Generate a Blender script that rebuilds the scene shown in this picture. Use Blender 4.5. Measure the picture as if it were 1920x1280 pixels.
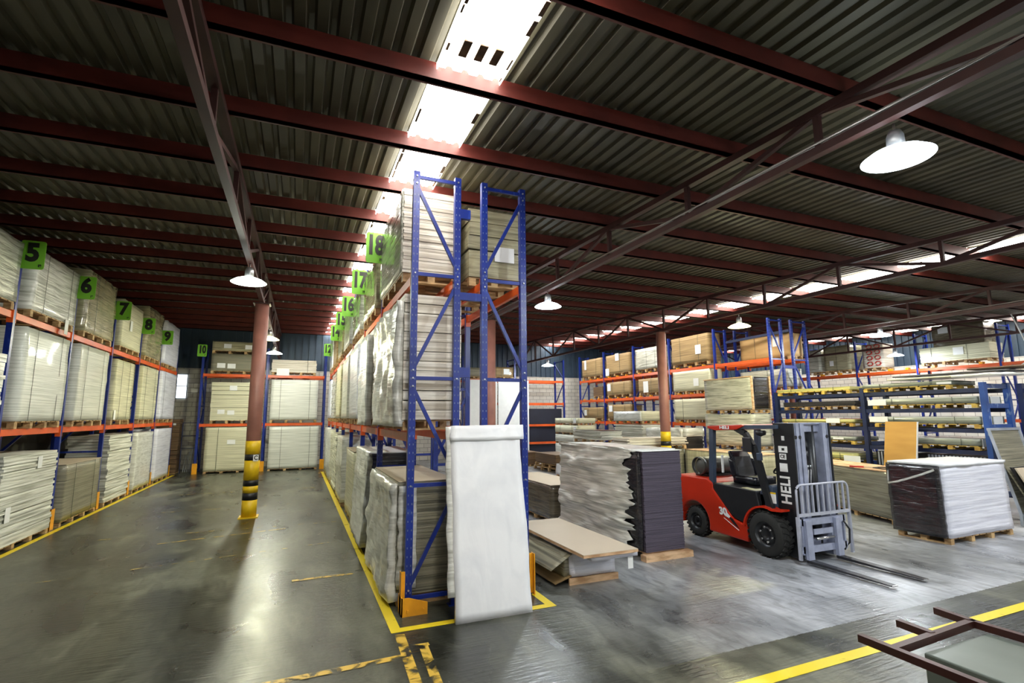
import bpy, bmesh, math, random
from mathutils import Vector, Matrix, noise

for o in list(bpy.data.objects):
    bpy.data.objects.remove(o, do_unlink=True)
S = bpy.context.scene
COL = S.collection
random.seed(7)

# ------------------------------------------------------------------ camera
YAW, PITCH, ROLL = 0.39734, 0.144558, -0.006344
cy, sy, cp, sp = math.cos(YAW), math.sin(YAW), math.cos(PITCH), math.sin(PITCH)
fwd = Vector((sy * cp, cy * cp, sp))
rgt = Vector((cy, -sy, 0))
upv = rgt.cross(fwd)
r2 = math.cos(ROLL) * rgt + math.sin(ROLL) * upv
u2 = -math.sin(ROLL) * rgt + math.cos(ROLL) * upv
cam = bpy.data.cameras.new('camera')
cam.sensor_width = 36.0
cam.lens = 953.76 / 1920 * 36.0
cam.clip_end = 200
cam_ob = bpy.data.objects.new('camera', cam)
COL.objects.link(cam_ob)
mw = Matrix((r2, u2, -fwd)).transposed().to_4x4()
mw.translation = Vector((0, 0, 2.25))
cam_ob.matrix_world = mw
S.camera = cam_ob

# ------------------------------------------------------------------ view and world
S.view_settings.view_transform = 'Standard'
S.view_settings.look = 'None'
S.view_settings.gamma = 1.0
S.view_settings.use_curve_mapping = False
S.view_settings.exposure = -0.05
W = bpy.data.worlds.new('world')
S.world = W
W.use_nodes = True
W.node_tree.nodes['Background'].inputs[0].default_value = (0.6, 0.75, 1.0, 1)
W.node_tree.nodes['Background'].inputs[1].default_value = 0.02

SKY_STRENGTH = 14.0
LAMP_W = 400.0

# ------------------------------------------------------------------ materials
def srgb(r, g, b):
    f = lambda c: (c / 255 / 12.92) if c / 255 <= 0.04045 else ((c / 255 + 0.055) / 1.055) ** 2.4
    return (f(r), f(g), f(b), 1)

def newmat(name):
    m = bpy.data.materials.new(name)
    m.use_nodes = True
    nt = m.node_tree
    return m, nt, nt.nodes['Principled BSDF']

def N(nt, t, **k):
    n = nt.nodes.new(t)
    for a, b in k.items():
        setattr(n, a, b)
    return n

def ramp(nt, fac, stops):
    r = N(nt, 'ShaderNodeValToRGB')
    cr = r.color_ramp
    while len(cr.elements) < len(stops):
        cr.elements.new(0.5)
    for e, (p, c) in zip(cr.elements, stops):
        e.position = p
        e.color = c
    nt.links.new(fac, r.inputs[0])
    return r

def streak(nt, scale, detail=4, dist=0.0, rot=(0, 0, 0), src='Position'):
    if src == 'Position':
        g = N(nt, 'ShaderNodeNewGeometry'); out = g.outputs['Position']
    else:
        g = N(nt, 'ShaderNodeTexCoord'); out = g.outputs['Object']
    mp = N(nt, 'ShaderNodeMapping')
    mp.inputs['Scale'].default_value = scale
    mp.inputs['Rotation'].default_value = rot
    nt.links.new(out, mp.inputs['Vector'])
    n = N(nt, 'ShaderNodeTexNoise')
    n.inputs['Scale'].default_value = 1.0
    n.inputs['Detail'].default_value = detail
    n.inputs['Distortion'].default_value = dist
    nt.links.new(mp.outputs[0], n.inputs['Vector'])
    return n.outputs['Fac']

def bump(nt, bsdf, h, strength, dist=0.02):
    b = N(nt, 'ShaderNodeBump')
    b.inputs['Strength'].default_value = strength
    b.inputs['Distance'].default_value = dist
    nt.links.new(h, b.inputs['Height'])
    nt.links.new(b.outputs[0], bsdf.inputs['Normal'])

def mul(c, k):
    return (min(1, c[0] * k), min(1, c[1] * k), min(1, c[2] * k), 1)

def paint(name, c, rough=0.45, metal=0.0, vary=0.35, scale=3.0, scratch=None):
    m, nt, b = newmat(name)
    f = streak(nt, (scale, scale, scale), 6)
    r = ramp(nt, f, [(0.3, mul(c, 1 - vary)), (0.7, mul(c, 1 + vary * 0.4))])
    out = r.outputs[0]
    if scratch:
        f2 = streak(nt, (9, 9, 5), 8, 1.0)
        r2_ = ramp(nt, f2, [(0.60, (0, 0, 0, 1)), (0.68, (1, 1, 1, 1))])
        mx = N(nt, 'ShaderNodeMix', data_type='RGBA')
        nt.links.new(r2_.outputs[0], mx.inputs['Factor'])
        nt.links.new(out, mx.inputs['A'])
        mx.inputs['B'].default_value = scratch
        out = mx.outputs['Result']
    nt.links.new(out, b.inputs['Base Color'])
    b.inputs['Roughness'].default_value = rough
    b.inputs['Metallic'].default_value = metal
    return m

def sheets(name, c, dark, zs=45, rough=0.5, coat=0.0, bmp=0.4, lo=0.35, hi=0.6, xy=0.7):
    """edges of stacked sheets: fine level streaks"""
    m, nt, b = newmat(name)
    f = streak(nt, (xy, xy, zs), 5)
    r = ramp(nt, f, [(lo, dark), (hi, c)])
    nt.links.new(r.outputs[0], b.inputs['Base Color'])
    b.inputs['Roughness'].default_value = rough
    b.inputs['Coat Weight'].default_value = coat
    b.inputs['Coat Roughness'].default_value = 0.12
    bump(nt, b, f, bmp, 0.02)
    return m

def film(name, c, dark, rough=0.22, bmp=0.6, sc=(2.2, 2.2, 9), rot=(0.35, 0.2, 0), coat=0.5, zs=26):
    """stretch film over a stack: glossy with creases"""
    m, nt, b = newmat(name)
    f = streak(nt, sc, 7, 1.6, rot)
    f2 = streak(nt, (1.0, 1.0, zs), 4)
    a = N(nt, 'ShaderNodeMath', operation='ADD')
    nt.links.new(f, a.inputs[0]); nt.links.new(f2, a.inputs[1])
    h = N(nt, 'ShaderNodeMath', operation='MULTIPLY')
    nt.links.new(a.outputs[0], h.inputs[0]); h.inputs[1].default_value = 0.5
    r = ramp(nt, h.outputs[0], [(0.33, dark), (0.56, c)])
    nt.links.new(r.outputs[0], b.inputs['Base Color'])
    b.inputs['Roughness'].default_value = rough
    b.inputs['Coat Weight'].default_value = coat
    b.inputs['Coat Roughness'].default_value = 0.08
    bump(nt, b, h.outputs[0], bmp, 0.03)
    return m

def emit(name, c, s):
    m, nt, b = newmat(name)
    b.inputs['Base Color'].default_value = c
    b.inputs['Emission Color'].default_value = c
    b.inputs['Emission Strength'].default_value = s
    return m

M = {}
M['blue'] = paint('blue_rack_paint', srgb(14, 42, 132), 0.35, 0.0, 0.3, 2, srgb(40, 66, 150))
M['navy'] = paint('navy_rack_paint', srgb(30, 42, 78), 0.45, 0.0, 0.3, 3)
M['rung'] = paint('worn_blue_paint', srgb(44, 84, 158), 0.4, 0.0, 0.3, 3, srgb(120, 145, 185))
M['orange'] = paint('orange_beam_paint', srgb(222, 92, 34), 0.4, 0.0, 0.25, 2)
M['guard'] = paint('guard_yellow_paint', srgb(240, 165, 30), 0.4, 0.0, 0.2, 4)
M['yellow'] = paint('column_yellow_paint', srgb(235, 195, 20), 0.45, 0.0, 0.2, 4)
M['black'] = paint('black_paint', srgb(26, 27, 30), 0.45, 0.0, 0.3, 4)
M['slot'] = paint('slot_grey', srgb(110, 120, 150), 0.5, 0.0, 0.3, 9)
M['redox'] = paint('red_oxide_steel', srgb(98, 35, 26), 0.55, 0.0, 0.35, 2.5)
M['truss'] = paint('dark_red_steel', srgb(66, 32, 28), 0.55, 0.0, 0.35, 2.5)
M['column'] = paint('brown_red_column', srgb(150, 100, 88), 0.5, 0.0, 0.25, 3)
M['pipe'] = paint('conduit_grey', srgb(128, 120, 114), 0.4, 0.2, 0.2, 4)
M['galv'] = paint('galvanised_bolt', srgb(190, 192, 195), 0.35, 0.8, 0.2, 9)
M['navydark'] = paint('dark_navy_cover', srgb(26, 30, 46), 0.6, 0, 0.2, 2)
M['wood'] = sheets('pallet_wood', srgb(196, 164, 116), srgb(140, 108, 70), 14, 0.7, 0, 0.3, xy=5)
M['ywood'] = sheets('yellow_pallet_wood', srgb(222, 190, 92), srgb(176, 136, 60), 14, 0.65, 0, 0.3, xy=5)
M['lwood'] = sheets('pale_timber', srgb(226, 190, 150), srgb(180, 140, 100), 14, 0.65, 0, 0.3, xy=4)
M['paper'] = paint('white_paper', srgb(236, 238, 236), 0.6, 0, 0.05, 5)
M['strap'] = paint('dark_strap', srgb(70, 76, 66), 0.5, 0, 0.1, 5)
M['cream'] = sheets('cream_sheets', srgb(222, 220, 190), srgb(178, 176, 146), 55, 0.5, 0.35, 0.25)
M['white'] = sheets('white_sheets', srgb(232, 234, 226), srgb(190, 194, 184), 60, 0.42, 0.4, 0.25)
M['ragged'] = sheets('ragged_white_sheets', srgb(230, 231, 220), srgb(156, 158, 144), 28, 0.55, 0.15, 0.6)
M['pile'] = sheets('plain_white_boards', srgb(232, 226, 212), srgb(178, 168, 150), 30, 0.55, 0.0, 0.4)
M['kraft'] = sheets('kraft_cardboard', srgb(164, 138, 94), srgb(124, 101, 64), 30, 0.65, 0.1, 0.3)
M['kraftp'] = sheets('pale_kraft_carton', srgb(204, 168, 114), srgb(182, 144, 92), 6, 0.65, 0.0, 0.1)
M['brown'] = sheets('brown_card_edges', srgb(120, 92, 62), srgb(66, 50, 36), 70, 0.6, 0.1, 0.5)
M['greyed'] = sheets('grey_board_edges', srgb(150, 146, 124), srgb(98, 96, 80), 60, 0.42, 0.5, 0.5)
M['tan'] = paint('tan_board_face', srgb(196, 182, 160), 0.6, 0, 0.06, 1.5)
M['purple'] = sheets('dark_purple_sheets', srgb(92, 84, 100), srgb(58, 52, 64), 110, 0.7, 0, 0.5)
M['dark'] = sheets('dark_sheets', srgb(52, 50, 52), srgb(26, 25, 27), 40, 0.35, 0.5, 0.5)
M['blackfilm'] = film('black_film', srgb(44, 42, 46), srgb(14, 13, 16), 0.2, 0.9)
M['film'] = film('clear_white_film', srgb(232, 234, 228), srgb(176, 178, 168), 0.28, 0.55)
M['film2'] = film('silver_film', srgb(206, 206, 192), srgb(120, 122, 106), 0.2, 0.9, (1.2, 1.2, 14), (0.1, 0.05, 0))
M['film3'] = film('olive_film', srgb(178, 172, 140), srgb(120, 116, 90), 0.2, 0.8, (1.2, 1.2, 14), (0.1, 0.05, 0))
M['bagfilm'] = film('white_bag', srgb(236, 238, 240), srgb(222, 225, 229), 0.42, 0.3, (3.2, 3.2, 1.3), (0.2, 0.5, 0), 0.15, 2.0)
M['ridged'] = film('ridged_white_film', srgb(232, 233, 226), srgb(160, 161, 148), 0.24, 1.0, (0.7, 0.7, 11), (0.25, 0.1, 0))
M['bluish'] = film('bluish_white_film', srgb(226, 228, 238), srgb(190, 192, 206), 0.4, 0.7, (0.6, 0.6, 9), (0.05, 0.05, 0), 0.2)
M['brownwrap'] = film('brown_wrapped', srgb(120, 112, 92), srgb(62, 56, 46), 0.16, 0.8, (1.5, 1.5, 20), (0.0, 0.05, 0))
M['greywrap'] = film('grey_wrapped', srgb(128, 126, 112), srgb(74, 72, 62), 0.25, 0.5, (0.8, 0.8, 20), (0.02, 0.02, 0))
M['palewrap'] = film('pale_wrapped', srgb(206, 202, 170), srgb(160, 156, 122), 0.3, 0.4, (6, 6, 0.6), (0, 0, 0))
M['yellowpack'] = sheets('yellow_packs', srgb(214, 206, 128), srgb(110, 112, 62), 35, 0.5, 0.3, 0.4)
M['greypack'] = sheets('grey_green_packs', srgb(150, 156, 140), srgb(104, 110, 98), 20, 0.4, 0.4, 0.3)
M['cardface'] = sheets('cardboard_face', srgb(200, 154, 76), srgb(182, 136, 62), 3, 0.7, 0, 0.1)
M['red'] = paint('forklift_red', srgb(186, 44, 20), 0.28, 0, 0.12, 2)
M['fblack'] = paint('forklift_black', srgb(28, 30, 33), 0.4, 0, 0.2, 4)
M['fblue'] = paint('forklift_slate', srgb(62, 74, 92), 0.35, 0.1, 0.2, 4)
M['steel'] = paint('mast_steel', srgb(168, 175, 198), 0.35, 0.25, 0.25, 6)
M['darksteel'] = paint('dark_fork_steel', srgb(58, 58, 62), 0.4, 0.5, 0.2, 6)
M['grille'] = paint('grille_steel', srgb(188, 192, 206), 0.35, 0.2, 0.2, 6)
M['rubber'] = paint('tyre_rubber', srgb(34, 34, 32), 0.8, 0, 0.3, 7)
M['vinyl'] = paint('seat_vinyl', srgb(30, 32, 40), 0.25, 0, 0.2, 4)
M['tank'] = paint('gas_tank_grey', srgb(92, 94, 90), 0.4, 0.3, 0.2, 4)
M['chrome'] = paint('bright_nut', srgb(205, 205, 205), 0.25, 0.9, 0.1, 9)
M['glass'] = paint('lamp_glass', srgb(210, 220, 225), 0.1, 0, 0.05, 4)
M['green'] = paint('sign_green', srgb(124, 196, 52), 0.45, 0, 0.06, 3)
M['digit'] = paint('sign_black', srgb(22, 26, 20), 0.5, 0, 0.1, 3)
M['redprint'] = paint('red_print', srgb(196, 46, 40), 0.5, 0, 0.15, 3)
M['stillage'] = paint('stillage_maroon', srgb(60, 28, 24), 0.45, 0, 0.25, 4)
M['slab'] = paint('grey_slab', srgb(98, 106, 98), 0.35, 0, 0.2, 2)
M['alu'] = paint('aluminium_frame', srgb(190, 198, 210), 0.35, 0.5, 0.2, 4)

def floor_material():
    m, nt, b = newmat('concrete_floor')
    g = N(nt, 'ShaderNodeNewGeometry')
    big = streak(nt, (0.45, 0.45, 1), 8, 0.4)
    mid = streak(nt, (1.6, 0.7, 1), 9, 0.6)
    fine = streak(nt, (22, 22, 1), 6)
    r = ramp(nt, mid, [(0.30, srgb(40, 41, 34)), (0.5, srgb(70, 72, 60)), (0.72, srgb(110, 111, 96))])
    # paler slab poured beyond the saw joint on the right hand side
    sep = N(nt, 'ShaderNodeSeparateXYZ')
    nt.links.new(g.outputs['Position'], sep.inputs[0])
    wob = N(nt, 'ShaderNodeMath', operation='MULTIPLY_ADD')
    nt.links.new(big, wob.inputs[0]); wob.inputs[1].default_value = 1.6
    nt.links.new(sep.outputs['X'], wob.inputs[2])
    gx = N(nt, 'ShaderNodeMapRange'); gx.inputs['From Min'].default_value = 3.6; gx.inputs['From Max'].default_value = 6.6
    nt.links.new(wob.outputs[0], gx.inputs['Value'])
    gy = N(nt, 'ShaderNodeMath', operation='GREATER_THAN'); gy.inputs[1].default_value = 4.08
    wy = N(nt, 'ShaderNodeMath', operation='MULTIPLY_ADD')
    nt.links.new(fine, wy.inputs[0]); wy.inputs[1].default_value = 0.06
    nt.links.new(sep.outputs['Y'], wy.inputs[2])
    nt.links.new(wy.outputs[0], gy.inputs[0])
    gg = N(nt, 'ShaderNodeMath', operation='MULTIPLY')
    nt.links.new(gx.outputs[0], gg.inputs[0]); nt.links.new(gy.outputs[0], gg.inputs[1])
    pale = ramp(nt, mid, [(0.3, srgb(134, 137, 141)), (0.7, srgb(188, 191, 198))])
    mx = N(nt, 'ShaderNodeMix', data_type='RGBA')
    nt.links.new(gg.outputs[0], mx.inputs['Factor'])
    nt.links.new(r.outputs[0], mx.inputs['A']); nt.links.new(pale.outputs[0], mx.inputs['B'])
    sc_ = streak(nt, (7, 2.2, 1), 12, 1.5, (0, 0, 0.5))
    scr = ramp(nt, sc_, [(0.36, (0.66, 0.66, 0.64, 1)), (0.50, (1, 1, 1, 1)), (0.68, (1.25, 1.25, 1.22, 1))])
    m3 = N(nt, 'ShaderNodeMix', data_type='RGBA', blend_type='MULTIPLY')
    m3.inputs['Factor'].default_value = 0.9
    nt.links.new(mx.outputs['Result'], m3.inputs['A']); nt.links.new(scr.outputs[0], m3.inputs['B'])
    mx = m3
    st = ramp(nt, big, [(0.38, (0.38, 0.38, 0.36, 1)), (0.56, (1, 1, 1, 1))])
    m2 = N(nt, 'ShaderNodeMix', data_type='RGBA', blend_type='MULTIPLY')
    m2.inputs['Factor'].default_value = 0.8
    nt.links.new(mx.outputs['Result'], m2.inputs['A']); nt.links.new(st.outputs[0], m2.inputs['B'])
    nt.links.new(m2.outputs['Result'], b.inputs['Base Color'])
    rr = ramp(nt, mid, [(0.3, (0.24, 0.24, 0.24, 1)), (0.7, (0.40, 0.40, 0.40, 1))])
    nt.links.new(rr.outputs[0], b.inputs['Roughness'])
    b.inputs['Specular IOR Level'].default_value = 0.6
    # trowel / brush ripples
    rip = streak(nt, (3.0, 26.0, 1), 3, 0.5)
    ad = N(nt, 'ShaderNodeMath', operation='MULTIPLY_ADD')
    nt.links.new(fine, ad.inputs[0]); ad.inputs[1].default_value = 0.25
    nt.links.new(rip, ad.inputs[2])
    bump(nt, b, ad.outputs[0], 0.38, 0.014)
    return m
M['floor'] = floor_material()

def worn_paint(name, c, wear):
    m, nt, b = newmat(name)
    f = streak(nt, (5, 5, 1), 9, 1.0)
    r = ramp(nt, f, [(wear - 0.07, (0, 0, 0, 1)), (wear + 0.07, (1, 1, 1, 1))])
    b.inputs['Base Color'].default_value = c
    b.inputs['Roughness'].default_value = 0.4
    nt.links.new(r.outputs[0], b.inputs['Alpha'])
    return m
M['line'] = worn_paint('floor_line_yellow', srgb(232, 206, 40), 0.28)
M['line2'] = worn_paint('floor_line_worn', srgb(214, 176, 70), 0.47)
M['line3'] = worn_paint('floor_line_faint', srgb(196, 168, 84), 0.58)

def block_material():
    m, nt, b = newmat('white_block_wall')
    tc = N(nt, 'ShaderNodeNewGeometry')
    sep = N(nt, 'ShaderNodeSeparateXYZ'); nt.links.new(tc.outputs['Position'], sep.inputs[0])
    a = N(nt, 'ShaderNodeMath', operation='ADD')
    nt.links.new(sep.outputs['X'], a.inputs[0]); nt.links.new(sep.outputs['Y'], a.inputs[1])
    cmb = N(nt, 'ShaderNodeCombineXYZ')
    nt.links.new(a.outputs[0], cmb.inputs['X']); nt.links.new(sep.outputs['Z'], cmb.inputs['Y'])
    br = N(nt, 'ShaderNodeTexBrick')
    br.inputs['Color1'].default_value = srgb(226, 222, 212)
    br.inputs['Color2'].default_value = srgb(210, 207, 198)
    br.inputs['Mortar'].default_value = srgb(160, 156, 148)
    br.inputs['Scale'].default_value = 1.0
    br.inputs['Mortar Size'].default_value = 0.012
    br.inputs['Brick Width'].default_value = 0.42
    br.inputs['Row Height'].default_value = 0.21
    nt.links.new(cmb.outputs[0], br.inputs['Vector'])
    nt.links.new(br.outputs['Color'], b.inputs['Base Color'])
    b.inputs['Roughness'].default_value = 0.7
    bump(nt, b, br.outputs['Fac'], -0.3, 0.01)
    return m
M['block'] = block_material()
M['shadowwall'] = paint('wall_shadow_tone', srgb(62, 62, 60), 0.7, 0, 0.2, 1)  # shadow behind the left rack put into the wall's base colour
M['cladding'] = paint('blue_grey_cladding', srgb(62, 80, 98), 0.45, 0.1, 0.2, 2)
def roof_material():
    m, nt, b = newmat('roof_sheet')
    f = streak(nt, (3, 0.35, 1), 7)
    r = ramp(nt, f, [(0.3, srgb(62, 59, 44)), (0.7, srgb(92, 88, 68))])
    nt.links.new(r.outputs[0], b.inputs['Base Color'])
    b.inputs['Roughness'].default_value = 0.55
    b.inputs['Metallic'].default_value = 0.1
    return m
M['roof'] = roof_material()
M['sky'] = emit('skylight_sheet', (1.0, 0.965, 0.90, 1), SKY_STRENGTH)
M['skydirt'] = paint('skylight_dirt', srgb(90, 66, 40), 0.8, 0, 0.6, 9)
M['bulb'] = emit('lamp_bulb', (0.86, 0.95, 1.0, 1), 30)
M['shade'] = emit('lamp_shade', (0.80, 0.92, 1.0, 1), 11.0)
M['shadedim'] = emit('lamp_shade_aisle', (0.92, 1.0, 0.92, 1), 4.5)
M['bulby'] = emit('lamp_bulb_yellow', (1.0, 0.95, 0.45, 1), 30)
M['shadey'] = emit('lamp_shade_yellow', (1.0, 0.96, 0.55, 1), 4.0)
M['winlit'] = emit('daylit_pane', (0.85, 0.93, 1.0, 1), 3.0)

# ------------------------------------------------------------------ mesh helper
class MB:
    def __init__(s):
        s.v = []; s.f = []; s.sm = []
    def add(s, vs, fs, smooth=False):
        k = len(s.v)
        s.v += [Vector(p) for p in vs]
        s.f += [[i + k for i in f] for f in fs]
        s.sm += [smooth] * len(fs)
        return s
    def box(s, x0, x1, y0, y1, z0, z1):
        if x0 > x1: x0, x1 = x1, x0
        if y0 > y1: y0, y1 = y1, y0
        if z0 > z1: z0, z1 = z1, z0
        vs = [(x0, y0, z0), (x1, y0, z0), (x1, y1, z0), (x0, y1, z0), (x0, y0, z1), (x1, y0, z1), (x1, y1, z1), (x0, y1, z1)]
        return s.add(vs, [(3, 2, 1, 0), (4, 5, 6, 7), (0, 1, 5, 4), (1, 2, 6, 5), (2, 3, 7, 6), (3, 0, 4, 7)])
    def obox(s, c, size, rot):
        h = Vector(size) / 2
        vs = []
        for dz in (-1, 1):
            for dx, dy in ((-1, -1), (1, -1), (1, 1), (-1, 1)):
                vs.append(Vector(c) + rot @ Vector((dx * h.x, dy * h.y, dz * h.z)))
        return s.add(vs, [(3, 2, 1, 0), (4, 5, 6, 7), (0, 1, 5, 4), (1, 2, 6, 5), (2, 3, 7, 6), (3, 0, 4, 7)])
    def bar(s, p, q, w, d, up=(0, 0, 1)):
        """square bar from p to q; w across, d along the given up"""
        p = Vector(p); q = Vector(q); a = (q - p)
        L = a.length
        a.normalize()
        u = Vector(up)
        side = a.cross(u)
        if side.length < 1e-4:
            side = a.cross(Vector((0, 1, 0)))
        side.normalize()
        u = side.cross(a)
        rot = Matrix((side, a, u)).transposed()
        return s.obox((p + q) / 2, (w, L, d), rot)
    def cyl(s, p, q, r, n=16, r1=None, cap=True):
        p = Vector(p); q = Vector(q); a = (q - p).normalized()
        r1 = r if r1 is None else r1
        t = Vector((0, 0, 1)) if abs(a.z) < 0.9 else Vector((1, 0, 0))
        u = a.cross(t).normalized(); w = a.cross(u)
        vs = []
        for i in range(n):
            c = 2 * math.pi * i / n
            d = math.cos(c) * u + math.sin(c) * w
            vs.append(p + d * r); vs.append(q + d * r1)
        fs = [(2 * i, 2 * i + 1, (2 * i + 3) % (2 * n), (2 * i + 2) % (2 * n)) for i in range(n)]
        s.add(vs, fs, True)
        if cap:
            k = len(s.v) - 2 * n
            s.f.append([k + 2 * i for i in range(n)]); s.sm.append(False)
            s.f.append([k + 2 * i + 1 for i in reversed(range(n))]); s.sm.append(False)
        return s
    def tube(s, pts, r, n=8):
        pts = [Vector(p) for p in pts]
        rings = []
        for i, p in enumerate(pts):
            a = (pts[min(i + 1, len(pts) - 1)] - pts[max(i - 1, 0)]).normalized()
            t = Vector((0, 0, 1)) if abs(a.z) < 0.9 else Vector((1, 0, 0))
            u = a.cross(t).normalized(); w = a.cross(u)
            rings.append([p + r * (math.cos(2 * math.pi * j / n) * u + math.sin(2 * math.pi * j / n) * w) for j in range(n)])
        vs = [v for ring in rings for v in ring]
        fs = []
        for i in range(len(rings) - 1):
            for j in range(n):
                fs.append((i * n + j, (i + 1) * n + j, (i + 1) * n + (j + 1) % n, i * n + (j + 1) % n))
        fs.append(tuple(reversed(range(n)))); fs.append(tuple((len(rings) - 1) * n + j for j in range(n)))
        return s.add(vs, fs, True)
    def lathe(s, prof, c, axis='Z', n=32, smooth=True):
        """prof: (radius, height) pairs about the axis through c"""
        c = Vector(c); vs = []
        for (r, h) in prof:
            for j in range(n):
                a = 2 * math.pi * j / n
                x, y = r * math.cos(a), r * math.sin(a)
                vs.append(c + (Vector((x, y, h)) if axis == 'Z' else Vector((h, x, y)) if axis == 'X' else Vector((y, h, x))))
        fs = []
        for i in range(len(prof) - 1):
            for j in range(n):
                fs.append((i * n + j, i * n + (j + 1) % n, (i + 1) * n + (j + 1) % n, (i + 1) * n + j))
        return s.add(vs, fs, smooth)
    def prism(s, prof, a0, a1, axis='X'):
        """closed outline extruded along an axis; prof are the two other coordinates in order"""
        def P(p, a):
            return (a, p[0], p[1]) if axis == 'X' else (p[0], a, p[1]) if axis == 'Y' else (p[0], p[1], a)
        n = len(prof)
        vs = [P(p, a0) for p in prof] + [P(p, a1) for p in prof]
        fs = [tuple(reversed(range(n))), tuple(range(n, 2 * n))]
        fs += [(i, (i + 1) % n, n + (i + 1) % n, n + i) for i in range(n)]
        return s.add(vs, fs)
    def build(s, name, mat, parent=None, origin=None, bevel=0):
        org = root_pos(parent) if parent is not None else Vector(origin or (0, 0, 0))
        me = bpy.data.meshes.new(name)
        me.from_pydata([tuple(v - org) for v in s.v], [], s.f)
        me.polygons.foreach_set('use_smooth', s.sm)
        bm = bmesh.new(); bm.from_mesh(me)
        bmesh.ops.recalc_face_normals(bm, faces=bm.faces)
        bm.to_mesh(me); bm.free()
        me.materials.append(M[mat] if isinstance(mat, str) else mat)
        ob = bpy.data.objects.new(name, me)
        COL.objects.link(ob)
        if parent is not None:
            ob.parent = parent
        else:
            ob.location = org
        if bevel:
            b = ob.modifiers.new('bevel', 'BEVEL'); b.width = bevel; b.segments = 2; b.limit_method = 'ANGLE'
        return ob

def root_pos(o):
    p = Vector((0, 0, 0))
    while o is not None:
        p += o.location
        o = o.parent
    return p

LABELS = set()
def tag(o, label, cat, group=None, kind=None):
    o['label'] = label; o['category'] = cat
    if group: o['group'] = group
    if kind: o['kind'] = kind
    LABELS.add(label)
    return o

def thing(name, loc, label, cat, group=None):
    o = bpy.data.objects.new(name, None)
    o.empty_display_size = 0.2
    COL.objects.link(o)
    o.location = loc
    return tag(o, label, cat, group)

def structure(o, label=None):
    o['kind'] = 'structure'
    if label: o['label'] = label
    return o

def copy_tree(o, loc, label, group=None):
    c = o.copy(); COL.objects.link(c); c.location = loc; c['label'] = label
    if group: c['group'] = group
    def rec(src, dst):
        for ch in list(src.children):
            d = ch.copy(); COL.objects.link(d); d.parent = dst
            if d.type == 'LIGHT': pass
            rec(ch, d)
    rec(o, c)
    return c

def text_verts(body, size, sx=1.0, bold=0.0, ext=0.002):
    cu = bpy.data.curves.new('text', 'FONT')
    cu.body = body; cu.size = size; cu.align_x = 'CENTER'; cu.align_y = 'CENTER'
    cu.extrude = ext; cu.offset = bold; cu.resolution_u = 3
    ob = bpy.data.objects.new('text', cu); COL.objects.link(ob)
    bpy.context.view_layer.update()
    dg = bpy.context.evaluated_depsgraph_get()
    me = bpy.data.meshes.new_from_object(ob.evaluated_get(dg))
    vs = [(v.co.x * sx, v.co.y, v.co.z) for v in me.vertices]
    fs = [tuple(p.vertices) for p in me.polygons]
    bpy.data.objects.remove(ob); bpy.data.curves.remove(cu); bpy.data.meshes.remove(me)
    return vs, fs

def put_text(name, mat, parent, body, size, centre, ax, ay, sx=1.0, bold=0.0):
    """text centred at a point; ax, ay: reading direction and up direction"""
    vs, fs = text_verts(body, size, sx, bold)
    ax = Vector(ax).normalized(); ay = Vector(ay).normalized(); az = ax.cross(ay)
    c = Vector(centre)
    return MB().add([c + x * ax + y * ay + z * az for x, y, z in vs], fs).build(name, mat, parent)

# ------------------------------------------------------------------ stacks on pallets
def grid_box(x0, x1, y0, y1, z0, z1, step, amp, seed, freq=3.0, lean=(0, 0), zfreq=None, bulge=0.0):
    """box skin with a shared grid, pushed about by noise"""
    nx = max(1, min(14, round((x1 - x0) / step))); ny = max(1, min(22, round((y1 - y0) / step))); nz = max(1, min(24, round((z1 - z0) / step)))
    idx = {}; vs = []; fs = []
    off = Vector((seed * 3.1, seed * 1.7, seed * 0.9))
    zfreq = zfreq or freq
    cx, cy_ = (x0 + x1) / 2, (y0 + y1) / 2
    def vert(i, j, k):
        key = (i, j, k)
        if key not in idx:
            p = Vector((x0 + (x1 - x0) * i / nx, y0 + (y1 - y0) * j / ny, z0 + (z1 - z0) * k / nz))
            q = Vector((p.x * freq, p.y * freq, p.z * zfreq)) + off
            d = noise.noise_vector(q) * amp + noise.noise_vector(q * 2.3) * amp * 0.5
            t = k / nz
            p.x += d.x + lean[0] * t + bulge * (1 - 2 * abs(t - 0.5)) * (1 if p.x > cx else -1)
            p.y += d.y + lean[1] * t
            if 0 < k: p.z += d.z * (0.35 if k == nz else 0.6)
            idx[key] = len(vs); vs.append(p)
        return idx[key]
    for i in range(nx):
        for j in range(ny):
            fs.append((vert(i, j, 0), vert(i, j + 1, 0), vert(i + 1, j + 1, 0), vert(i + 1, j, 0)))
            fs.append((vert(i, j, nz), vert(i + 1, j, nz), vert(i + 1, j + 1, nz), vert(i, j + 1, nz)))
    for k in range(nz):
        for i in range(nx):
            fs.append((vert(i, 0, k), vert(i + 1, 0, k), vert(i + 1, 0, k + 1), vert(i, 0, k + 1)))
            fs.append((vert(i, ny, k), vert(i, ny, k + 1), vert(i + 1, ny, k + 1), vert(i + 1, ny, k)))
        for j in range(ny):
            fs.append((vert(0, j, k), vert(0, j, k + 1), vert(0, j + 1, k + 1), vert(0, j + 1, k)))
            fs.append((vert(nx, j, k), vert(nx, j + 1, k), vert(nx, j + 1, k + 1), vert(nx, j, k + 1)))
    return vs, fs

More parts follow.
